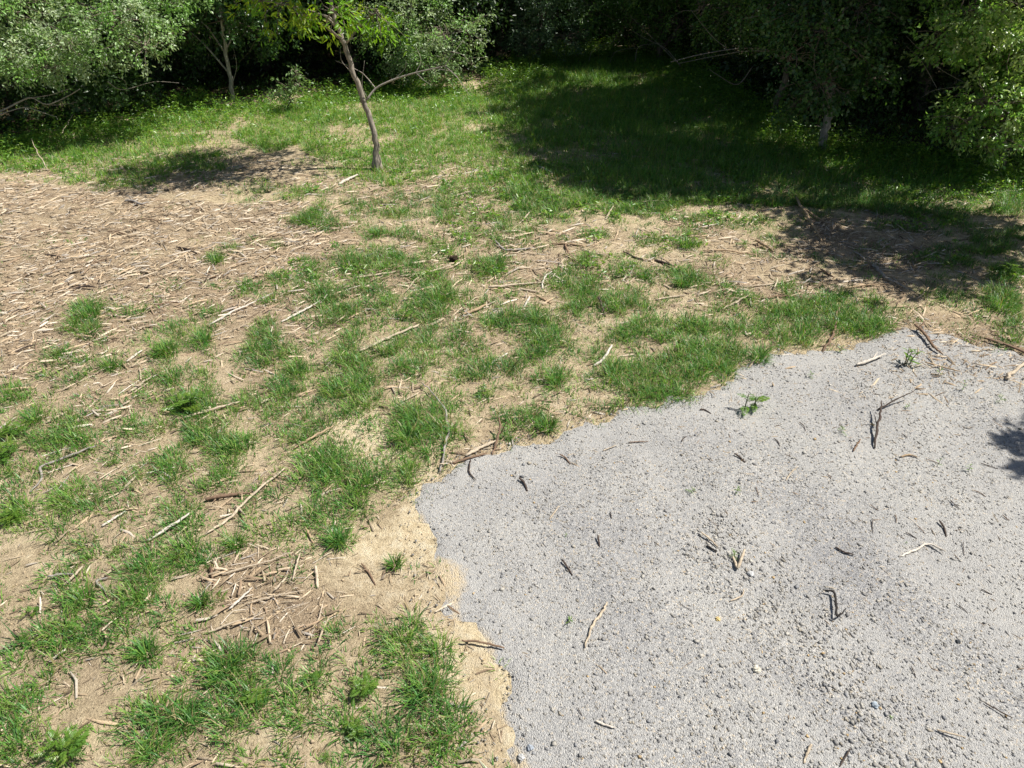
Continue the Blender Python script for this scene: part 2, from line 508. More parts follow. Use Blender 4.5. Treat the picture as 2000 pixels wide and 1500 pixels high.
dustn = noise(nd, lk, geo.outputs["Position"], 5.0, 8, .7)
dr = ramp(nd, lk, dustn.outputs[0], [(.5, (0, 0, 0)), (.72, (.5, .5, .5))])
gat = N(nd, "ShaderNodeAttribute", attribute_name="col")
gsep = nd.new("ShaderNodeSeparateColor")
lk.new(gat.outputs["Color"], gsep.inputs[0])
gm = N(nd, "ShaderNodeMath", operation='MULTIPLY_ADD')
lk.new(gsep.outputs[0], gm.inputs[0])
gm.inputs[1].default_value = .62
lk.new(dr.outputs[0], gm.inputs[2])
gm.use_clamp = True
c1 = mixc(nd, lk, gm.outputs[0], c1, (.425, .413, .388))
sn = noise(nd, lk, geo.outputs["Position"], 22.0, 6, .7)
sm2 = N(nd, "ShaderNodeMath", operation='MULTIPLY')
lk.new(gsep.outputs[1], sm2.inputs[0])
lk.new(sn.outputs[0], sm2.inputs[1])
sr2 = ramp(nd, lk, sm2.outputs[0], [(.16, (0, 0, 0)), (.42, (.9, .9, .9))])
c1 = mixc(nd, lk, sr2.outputs[0], c1, (.56, .45, .29))
p = nd.new("ShaderNodeBsdfPrincipled")
p.inputs["Roughness"].default_value = .9
p.inputs["Specular IOR Level"].default_value = .2
lk.new(c1, p.inputs["Base Color"])
ad = N(nd, "ShaderNodeMath", operation='ADD')
lk.new(v1.outputs["Distance"], ad.inputs[0])
lk.new(v2.outputs["Distance"], ad.inputs[1])
bp = nd.new("ShaderNodeBump")
bp.invert = True
bp.inputs["Strength"].default_value = .75
bp.inputs["Distance"].default_value = .012
lk.new(ad.outputs[0], bp.inputs["Height"])
lk.new(bp.outputs[0], p.inputs["Normal"])
lk.new(p.outputs[0], out.inputs[0])

# ------------------------------------------------------------------ ground
def axis(lo, hi, step, far):
    a = np.arange(lo, hi + 1e-6, step)
    out_hi, out_lo = [], []
    s, v = step, hi
    while v < far:
        s *= 1.5
        v += s
        out_hi.append(v)
    s, v = step, lo
    while v > -far:
        s *= 1.5
        v -= s
        out_lo.append(v)
    return np.concatenate([out_lo[::-1], a, out_hi])

TREE_EDGE = [G(*p) for p in [(-400, 300), (0, 290), (100, 262), (200, 240), (330, 216), (450, 197), (560, 188), (700, 172), (860, 168), (940, 160), (1000, 118), (1100, 100), (1320, 104), (1450, 190), (1600, 282), (1750, 300), (1900, 330), (2000, 335), (2400, 350)]]
FOREST_POLY = TREE_EDGE + [(80, 10), (80, 90), (-80, 90), (-80, 12)]
xs = axis(-9.0, 9.0, .075, 220)
ys = axis(1.8, 17.0, .075, 220)
X, Y = np.meshgrid(xs, ys)
Z = hz(X, Y)
gin = in_poly(X, Y, GRAVEL_POLY)
Vg = np.stack([X, Y, Z], -1).reshape(-1, 3)
nx, ny = len(xs), len(ys)
i0 = (np.arange(ny - 1)[:, None] * nx + np.arange(nx - 1)[None, :]).ravel()
Qg = np.stack([i0, i0 + 1, i0 + 1 + nx, i0 + nx], 1)
xf, yf = X.ravel(), Y.ravel()
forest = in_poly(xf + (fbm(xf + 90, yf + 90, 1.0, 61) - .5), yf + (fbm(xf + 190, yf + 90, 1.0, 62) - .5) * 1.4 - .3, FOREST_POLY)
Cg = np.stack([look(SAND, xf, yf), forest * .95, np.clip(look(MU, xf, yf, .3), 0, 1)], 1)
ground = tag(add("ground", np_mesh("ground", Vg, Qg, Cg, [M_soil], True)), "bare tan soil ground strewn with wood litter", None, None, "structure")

SD = np.array(G(1700, 1480)) - np.array(G(1180, 900))
SD = SD / np.linalg.norm(SD)
def tyre(x, y):
    """0..1: fine compacted wheel bands running towards the lower right"""
    c = x * -SD[1] + y * SD[0]
    a = x * SD[0] + y * SD[1]
    f = fbm(c + .25 * fbm(x, y, 1.1, 121), a * .07 + 9, .62, 122)
    b = np.clip((f - .42) / .2, 0, 1) * np.clip(.45 + 1.1 * (fbm(x, y, .8, 123) - .3), 0, 1)
    return np.maximum(b, .75 * np.exp(-(seg_dist(np.asarray(x, float), np.asarray(y, float), np.array(edge)) / .75) ** 2))

def sand_on(x, y):
    d = seg_dist(np.asarray(x, float), np.asarray(y, float), np.array(edge[:10]))
    return np.clip(1 - d / (.05 + .9 * np.clip(fbm(x, y, .35, 125) - .34, 0, 1)), 0, 1)

# gravel pad: sheet with an uneven edge just above the soil
fine = []
ep = np.array(edge)
for a, b in zip(ep[:-1], ep[1:]):
    L = np.linalg.norm(b - a)
    k = max(2, int(L / .05))
    for t in np.arange(k) / k:
        q = a * (1 - t) + b * t
        off = (fbm(q[:1] + 7, q[1:] + 7, .30, 71)[0] - .5) * .42 + (fbm(q[:1], q[1:], .10, 72)[0] - .5) * .22 + .06
        nrm = np.array((-(b - a)[1], (b - a)[0])) / max(L, 1e-6)
        fine.append(q + nrm * off)
rest = [np.array(p) for p in GRAVEL_POLY[len(edge):]]
outline = np.array(fine + [ep[-1]] + rest)
import bmesh
bm = bmesh.new()
gz = lambda x, y: float(hz1(x, y)) + .015
# triangulated interior via scan grid + outline fan
from mathutils.geometry import delaunay_2d_cdt
step = .09
PX, PY = np.meshgrid(np.arange(-1.5, 9.0, step), np.arange(-1.2, 11, step))
inside = in_poly(PX, PY, [tuple(p) for p in outline])
pts2 = [Vector((float(p[0]), float(p[1]))) for p in outline]
no = len(pts2)
pts2 += [Vector((float(a), float(b))) for a, b in zip(PX[inside], PY[inside])]
cv, ce, cf, *_ = delaunay_2d_cdt(pts2, [], [list(range(no))], 1, 1e-5)
ed_d = seg_dist(np.array([p.x for p in cv]), np.array([p.y for p in cv]), np.array(fine + [ep[-1]]))
bmv = [bm.verts.new((p.x, p.y, gz(p.x, p.y) - .045 * max(0.0, 1 - d_ / .09))) for p, d_ in zip(cv, ed_d)]
for f in cf:
    try:
        bm.faces.new([bmv[i] for i in f])
    except ValueError:
        pass
for f in bm.faces:
    f.smooth = True
bmesh.ops.recalc_face_normals(bm, faces=bm.faces)
if bm.faces and sum(f.normal.z for f in bm.faces) < 0:
    bmesh.ops.reverse_faces(bm, faces=bm.faces)
me = bpy.data.meshes.new("gravel_pad")
bm.to_mesh(me)
bm.free()
ca = me.color_attributes.new("col", 'FLOAT_COLOR', 'POINT')
gxv = np.array([v_.co.x for v_ in me.vertices])
gyv = np.array([v_.co.y for v_ in me.vertices])
cav = np.stack([tyre(gxv, gyv), sand_on(gxv, gyv), gxv * 0, gxv * 0 + 1], 1).astype(np.float32)
ca.data.foreach_set("color", cav.ravel())
me.materials.append(M_gravel)
tag(add("gravel_pad", me), "grey crushed gravel parking pad", None, None, "structure")

# ------------------------------------------------------------------ loose gravel stones
def scatter(n, x0, x1, y0, y1, rng=RNG):
    return rng.uniform(x0, x1, n), rng.uniform(y0, y1, n)

STRIP = [(1400, 1060), (1450, 1110), (1540, 1210), (1640, 1330), (1760, 1500), (1850, 1640)]
sg = np.array([G(*p) for p in STRIP])

x, y = scatter(150000, -1.2, 7.4, 1.7, 9.6)
u, v = UV(x, y)
jx, jy = RNG.normal(0, .12, (2, len(x)))
keep = in_poly(x + (fbm(x, y, .12, 81) - .5) * .2 + jx, y + (fbm(x, y, .12, 82) - .5) * .2 + jy, [tuple(q) for q in outline]) & (u > 700) & (u < 2120) & (v < 1600)
x, y, u, v = x[keep], y[keep], u[keep], v[keep]
strip = np.clip(1 - seg_dist(x, y, sg) / (.28 + .25 * fbm(x, y, .6, 83)), 0, 1)
near = np.clip((5.0 - y) / 3.0, 0, 1)
band = tyre(x, y)
sandy = sand_on(x, y)
dens = np.clip(1.0 - .55 * band + .5 * (fbm(x, y, .55, 85) - .5), .15, .95) + strip * .8
dens = np.where(sandy > .22, dens * .15, dens)
keep = RNG.random(len(x)) < np.clip(dens, 0, 1)
x, y, strip, near = x[keep], y[keep], strip[keep], near[keep]
n = len(x)
r = RNG.lognormal(math.log(.0060), .38, n) * (1 + .9 * strip * RNG.random(n) + .25 * near * RNG.random(n))
big = RNG.random(n) < .006
r = np.clip(np.where(big, r * 1.7, r), .0035, .022)
order = RNG.permutation(n)[:62000]
x, y, r = x[order], y[order], r[order]
n = len(x)
octv = np.array([(1, 0, 0), (0, 1, 0), (-1, 0, 0), (0, -1, 0), (0, 0, 1), (0, 0, -1)], float)
octt = np.array([(0, 1, 4), (1, 2, 4), (2, 3, 4), (3, 0, 4), (1, 0, 5), (2, 1, 5), (3, 2, 5), (0, 3, 5)])
sv = octv[None] * RNG.uniform(.65, 1.3, (n, 6, 1)) + RNG.uniform(-.35, .35, (n, 6, 3))
sv[..., 2] *= RNG.uniform(.45, .8, (n, 1))
an = RNG.uniform(0, 6.28, n)
ca, sa = np.cos(an)[:, None], np.sin(an)[:, None]
asp = RNG.uniform(.6, 1.0, (n, 1))
lx, ly = sv[..., 0] * 1.15, sv[..., 1] * asp
sx, sy = lx * ca - ly * sa, lx * sa + ly * ca
SV = np.stack([x[:, None] + sx * r[:, None], y[:, None] + sy * r[:, None], (hz(x, y) + .014 + r * .2)[:, None] + sv[..., 2] * r[:, None]], -1).reshape(-1, 3)
ST = (octt[None] + (np.arange(n) * 6)[:, None, None]).reshape(-1, 3)
tones = np.array([(.36, .352, .335), (.42, .41, .385), (.30, .30, .305), (.25, .26, .28), (.48, .465, .43), (.40, .37, .315), (.56, .55, .52), (.54, .40, .22)])
ti = RNG.choice(8, n, p=[.24, .20, .19, .13, .11, .08, .035, .015])
band = tyre(x, y)
SC = np.repeat(tones[ti] * (.86 + .16 * band)[:, None] * np.array((1.035, 1.0, .945)) * .93 * RNG.uniform(.72, 1.12, (n, 1)), 6, 0)
tag(add("gravel", np_mesh("gravel", SV, ST, SC, [M_stone])), "loose grey crushed stones covering the gravel pad", None, None, "stuff")

# ------------------------------------------------------------------ grass
GREENS = np.array([(.100, .238, .040), (.138, .270, .046), (.078, .210, .046), (.190, .295, .056), (.060, .160, .036)])
DRY = np.array((.36, .29, .15))
def blades(x, y, z, az, L, lean, bend, w, c, single=False):
    n = len(x)
    d = np.stack([np.cos(az), np.sin(az), np.zeros(n)], 1)
    s = np.stack([-np.sin(az), np.cos(az), np.zeros(n)], 1)
    up = np.array((0, 0, 1.0))
    b = np.stack([x, y, z], 1)
    mid = b + (L * .55 * np.sin(lean))[:, None] * d + (L * .55 * np.cos(lean))[:, None] * up
    l2 = lean + bend
    tip = mid + (L * .45 * np.sin(l2))[:, None] * d + (L * .45 * np.cos(l2))[:, None] * up
    tip[:, 2] = np.maximum(tip[:, 2], z + .008)
    hw = (w / 2)[:, None]
    if single:
        V = np.stack([b - s * hw, b + s * hw, tip], 1).reshape(-1, 3)
        return V, np.arange(3 * n).reshape(-1, 3), np.repeat(c, 3, 0)
    V = np.stack([b - s * hw, b + s * hw, mid - s * hw * .85, mid + s * hw * .85, tip], 1).reshape(-1, 3)
    k = (np.arange(n) * 5)[:, None, None]
    T = (np.array([(0, 1, 2), (1, 3, 2), (2, 3, 4)])[None] + k).reshape(-1, 3)
    C = np.repeat(c, 5, 0)
    return V, T, C

def tuft_blades(tx, ty, per, hscale, wid, rng, spread=.035, dry=.07, single=False):
    nt_ = len(tx)
    x = np.repeat(tx, per)
    y = np.repeat(ty, per)
    n = len(x)
    az = rng.uniform(0, 2 * math.pi, n)
    rr = spread * np.sqrt(rng.random(n))
    x = x + np.cos(az) * rr
    y = y + np.sin(az) * rr
    az = az + rng.normal(0, .5, n)
    hs = np.repeat(hscale, per)
    L = hs * rng.uniform(.5, 1.1, n)
    lean = np.abs(rng.normal(.62, .30, n))
    bend = rng.uniform(.15, 1.2, n)
    w = np.repeat(wid, per) * rng.uniform(.7, 1.25, n)
    tc = GREENS[rng.integers(0, len(GREENS), nt_)] * rng.uniform(.8, 1.2, (nt_, 1))
    c = np.repeat(tc, per, 0) * rng.uniform(.8, 1.25, (n, 1))
    dm = rng.random(n) < dry
    c[dm] = DRY * rng.uniform(.6, 1.1, (dm.sum(), 1))
    return blades(x, y, hz(x, y) - .004, az, L, lean, bend, w, c, single)

acc = Acc()
# near grass
x, y = scatter(96000, -10.5, 10.5, 1.9, 12.5)
u, v = UV(x, y)
fr = (u > -160) & (u < 2160) & (v < 1640)
x, y = x[fr], y[fr]
d = look(DG, x, y, .25)
gp = in_poly(x, y, GRAVEL_POLY)
d = np.where(gp & (seg_dist(x, y, np.array(edge)) > .12) & (d < .9), 0, d)
d = np.where(gp, d * .45, d)
d = d * np.clip((fbm(x, y, .16, 95) - .27 + .10 * (d > .95)) / .26, .10, 1.1)
keep = RNG.random(len(x)) < d * .9
x, y, d = x[keep], y[keep], d[keep]
hs = (.05 + .15 * np.clip(d, 0, 1) * (.25 + fbm(x, y, .5, 91))) * RNG.uniform(.55, 1.45, len(x))
V, T, C = tuft_blades(x, y, 12, hs, RNG.uniform(.0045, .0085, len(x)), RNG, .07, .12)
acc.put(V, T, C)
print("near grass blades", len(V) // 5)
# far grass
x, y = scatter(170000, -16, 16, 12.5, 27)
u, v = UV(x, y)
fr = (u > -160) & (u < 2160)
x, y = x[fr], y[fr]
d = look(DG, x, y, .3)
keep = RNG.random(len(x)) < d * .85
x, y, d = x[keep], y[keep], d[keep]
shade_tall = np.clip((x + .5) / 2, 0, 1)
hs = (.08 + .12 * d * (.3 + fbm(x, y, .8, 93))) * RNG.uniform(.75, 1.3, len(x)) * (1 + .35 * shade_tall)
V, T, C = tuft_blades(x, y, 6, hs, np.full(len(x), .012), RNG, .06, .05, True)
C *= np.array((1.3, 1.22, .95))
acc.put(V, T, C)
print("far grass blades", len(V) // 5)
tag(add("grass", acc.mesh("grass", [M_grass])), "patchy green grass growing through the wood litter", None, None, "stuff")

# ------------------------------------------------------------------ leaves in bulk
def leaves(pos, dirv, nrm, L, W, c, fold=.18):
    """4-vertex folded leaf: base, two sides, tip (2 triangles)"""
    dirv = unit(dirv)
    s = unit(np.cross(dirv, nrm))
    up = np.cross(s, dirv)
    a = pos
    mid = pos + dirv * (L * .45)[:, None]
    t = pos + dirv * L[:, None] - up * (L * .12)[:, None]
    l = mid - s * (W / 2)[:, None] + up * (W * fold)[:, None]
    r = mid + s * (W / 2)[:, None] + up * (W * fold)[:, None]
    n = len(pos)
    V = np.stack([a, r, t, l], 1).reshape(-1, 3)
    k = (np.arange(n) * 4)[:, None, None]
    T = (np.array([(0, 1, 2), (0, 2, 3)])[None] + k).reshape(-1, 3)
    return V, T, np.repeat(c, 4, 0)

def rand_dir(n, rng):
    return unit(rng.normal(size=(n, 3)))

# ground cover: small broad leaves along the wood edge and between the grass
x, y = scatter(85000, -16, 16, 9, 27)
u, v = UV(x, y)
d = look(DG, x, y, .2)
edgeband = np.exp(-(seg_dist(x, y, np.array(TREE_EDGE)) / 1.3) ** 2)
edgeband = np.where(in_poly(x, y - .25, FOREST_POLY), edgeband * .12, edgeband)
w = np.clip(edgeband * 1.0 + .22 * (d > .4) * (fbm(x, y, .7, 97) > .5), 0, 1) * (d > .15)
keep = (RNG.random(len(x)) < w * .8) & (u > -160) & (u < 2160)
x, y, eb = x[keep], y[keep], edgeband[keep]
per = 7
hgt = (.08 + .42 * eb * RNG.random(len(x)))
px = np.repeat(x, per) + RNG.normal(0, .05, len(x) * per)
py = np.repeat(y, per) + RNG.normal(0, .05, len(x) * per)
pz = hz(px, py) + np.repeat(hgt, per) * RNG.uniform(.25, 1, len(px))
n = len(px)
dv = rand_dir(n, RNG)
dv[:, 2] = dv[:, 2] * .4 + .15
nr = rand_dir(n, RNG) * .6 + np.array((0, 0, 1))
cc = np.array([(.15, .29, .04), (.21, .33, .045), (.11, .24, .045)])[RNG.integers(0, 3, n)] * RNG.uniform(.8, 1.25, (n, 1))
V, T, C = leaves(np.stack([px, py, pz], 1), dv, nr, RNG.uniform(.05, .10, n), RNG.uniform(.02, .045, n), cc)
print("ground cover leaves", n)
tag(add("ground_cover", np_mesh("ground_cover", V, T, C, [M_leaf])), "low broad-leaved weeds along the edge of the wood", None, None, "stuff")

# ------------------------------------------------------------------ wood mulch
def chips(x, y, L, W, H, ang, tilt, c, rng, lift=0.0):
    n = len(x)
    prof = np.array([(-.5, -.5, 0), (-.5, .5, 0), (-.46, .1, 1), (.05, -.6, 0), (.05, .6, 0), (.05, 0, 1.25), (.5, -.28, 0), (.5, .2, 0), (.48, 0, .7)])
    tt = np.array([(0, 1, 2), (1, 4, 5), (1, 5, 2), (0, 2, 5), (0, 5, 3), (4, 7, 8), (4, 8, 5), (3, 5, 8), (3, 8, 6), (6, 8, 7)])
    q = prof[None] + rng.uniform(-.12, .12, (n, 9, 3)) * np.array((.3, 1, .5))
    lx = q[..., 0] * L[:, None]
    ly = q[..., 1] * W[:, None] + ((q[..., 0] ** 2) * L[:, None] * rng.normal(0, .12, (n, 1)))
    lz = q[..., 2] * H[:, None] + q[..., 0] * L[:, None] * np.tan(tilt)[:, None] + np.abs(np.tan(tilt))[:, None] * L[:, None] * .4
    ca, sa = np.cos(ang)[:, None], np.sin(ang)[:, None]
    V = np.stack([x[:, None] + lx * ca - ly * sa, y[:, None] + lx * sa + ly * ca, (hz(x, y) + lift)[:, None] + lz], -1).reshape(-1, 3)
    T = (tt[None] + (np.arange(n) * 9)[:, None, None]).reshape(-1, 3)
    return V, T, np.repeat(c, 9, 0)

CHIP = np.array([(.52, .43, .315), (.58, .50, .39), (.43, .335, .23), (.31, .23, .16), (.62, .56, .48), (.20, .15, .105), (.45, .35, .24), (.37, .34, .31)])
x, y = scatter(230000, -11, 11, 2.0, 14.5)
u, v = UV(x, y)
d = look(MU, x, y, .35)
keep = (RNG.random(len(x)) < d * .75) & (u > -100) & (u < 2100) & (v < 1600) & ~(in_poly(x, y, GRAVEL_POLY) & (v > 790))
x, y, d = x[keep], y[keep], d[keep]
if len(x) > 46000:
    x, y, d = x[:46000], y[:46000], d[:46000]
n = len(x)
L = np.clip(RNG.lognormal(math.log(.052), .68, n), .018, .30) * np.where(y > 8, 1.1, .85)
W = np.clip(L * RNG.uniform(.04, .15, n), .0035, .016)
flow = .62 + .25 * (fbm(x, y, 1.5, 101) - .5)
ang = np.where(RNG.random(n) < .45, flow + RNG.normal(0, .45, n), RNG.uniform(0, 3.14, n))
tilt = RNG.normal(0, .16, n) * np.clip(.12 / L, .2, 1.2)
c = CHIP[RNG.choice(8, n, p=[.2, .17, .18, .12, .07, .09, .12, .05])] * RNG.uniform(.5, 1.15, (n, 1)) * np.array((1.0, .97, .92))
V, T, C = chips(x, y, L, W, W * RNG.uniform(.5, .9, n), ang, tilt, c, RNG, .002 + .03 * np.clip(d, 0, 1.2) * RNG.random(n) ** 2)
print("chips", n)
tag(add("wood_mulch", np_mesh("wood_mulch", V, T, C, [M_chip])), "shredded wood mulch and dry bark scattered over the soil", None, None, "stuff")
# crumbs and small clods of the bare soil
x, y = scatter(30000, -7, 4, 2.0, 10.5)
u, v = UV(x, y)
keep = (look(DG, x, y, 0) < .5) & ~in_poly(x, y, GRAVEL_POLY) & (u > -60) & (v < 1560) & (RNG.random(len(x)) < np.clip((fbm(x, y, .6, 141) - .3) / .3, .1, 1))
x, y = x[keep][:9000], y[keep][:9000]
n = len(x)
r = np.clip(RNG.lognormal(math.log(.0065), .45, n), .003, .022)
cv_ = octv[None] * RNG.uniform(.6, 1.3, (n, 6, 1)) + RNG.uniform(-.3, .3, (n, 6, 3))
cv_[..., 2] *= .7
V = np.stack([x[:, None] + cv_[..., 0] * r[:, None], y[:, None] + cv_[..., 1] * r[:, None], hz(x, y)[:, None] + (cv_[..., 2] + .25) * r[:, None]], -1).reshape(-1, 3)
T = (octt[None] + (np.arange(n) * 6)[:, None, None]).reshape(-1, 3)
C = np.repeat(np.array((.46, .36, .235)) * RNG.uniform(.7, 1.2, (n, 1)), 6, 0)
tag(add("soil_crumbs", np_mesh("soil_crumbs", V, T, C, [M_chip])), "small crumbs and clods of tan soil on the bare patches", None, None, "stuff")
# fine twigs and bark crumbs on the gravel
x, y = scatter(5200, -1.2, 7.0, 1.9, 9.5)
u, v = UV(x, y)
keep = in_poly(x, y, [tuple(q) for q in outline]) & (u < 2100) & (RNG.random(len(x)) < np.clip(.10 + (u - 900) / 2600 + (900 - v) / 900 * .5, .03, 1))
x, y = x[keep][:1500], y[keep][:1500]
n = len(x)
L = np.clip(RNG.lognormal(math.log(.045), .5, n), .02, .15)
c = CHIP[RNG.choice(8, n, p=[.16, .10, .15, .2, .08, .2, .06, .05])] * RNG.uniform(.6, 1.0, (n, 1))
V, T, C = chips(x, y, L, np.full(n, .006), np.full(n, .005), RNG.uniform(0, 3.14, n), RNG.normal(0, .12, n), c, RNG, .012)
tag(add("bark_litter", np_mesh("bark_litter", V, T, C, [M_chip])), "fine bark and twig crumbs scattered on the gravel", None, None, "stuff")

# ------------------------------------------------------------------ sticks and branches lying about
TONE = {'white': (.60, .54, .46), 'pale': (.50, .41, .30), 'tan': (.40, .29, .18), 'grey': (.30, .27, .24), 'brown': (.20, .13, .085), 'dark': (.075, .055, .045), 'black': (.03, .026, .024)}
def stick(name, label, pts, wpx, tone, lift=(0.0, 0.0), side=(), flat=.7, group=None, cat="stick", seed=None):
    rng = np.random.default_rng(abs(hash((round(pts[0][0]), round(pts[0][1]), len(pts)))) % 99991)
    g = [G(*p) for p in pts]
    cx = sum(q[0] for q in g) / len(g)
    cy = sum(q[1] for q in g) / len(g)
    rad = wpx * (.72 if 'chip pile' in label else 1) * (.6 if wpx > 9 else .78) / 2 / FPX * depth_at(cx, cy)
    base = hz1(cx, cy)
    gp = bool(in_poly(np.array([cx]), np.array([cy]), GRAVEL_POLY)[0])
    def path(gp_, r, n):
        pp = []
        for i, q in enumerate(gp_):
            t = i / (len(gp_) - 1)
            zz = hz1(*q) + (.014 if gp else 0) + r * .5 + lift[0] * (1 - t) + lift[1] * t
            pp.append((q[0], q[1], zz))
        s = smooth_path(pp, n)
        L = np.linalg.norm(s[-1] - s[0])
        s[1:-1] += rng.normal(0, 1, (n - 2, 3)) * np.array((1, 1, .4)) * min(L * .008, .008)
        return s
    A = Acc()
    n = 6 + 3 * len(pts)
    taper = [rad * rng.uniform(.55, .9), rad * 1.1, rad, rad * rng.uniform(.8, 1.05), rad * rng.uniform(.35, .75)]
    V, T = tube(path(g, rad, n), taper, 6, flat, .22, rng)
    tv = np.tile(np.array(TONE[tone]), (len(V), 1)) * rng.uniform(.82, 1.15, (len(V), 1))
    A.put(V, T, tv)
    for sp, sw in side:
        rs = sw * .75 / 2 / FPX * depth_at(cx, cy)
        V, T = tube(path([G(*p) for p in sp], rs, 5 + 2 * len(sp)), [rs, rs * .9, rs * .4], 5, .9, .2, rng)
        A.put(V, T, np.tile(np.array(TONE[tone]) * .95, (len(V), 1)) * rng.uniform(.85, 1.15, (len(V), 1)))
    loc = (cx, cy, base)
    o = add(name, A.mesh(name, [M_wood], loc, True), None, loc)
    return tag(o, label, cat, group)

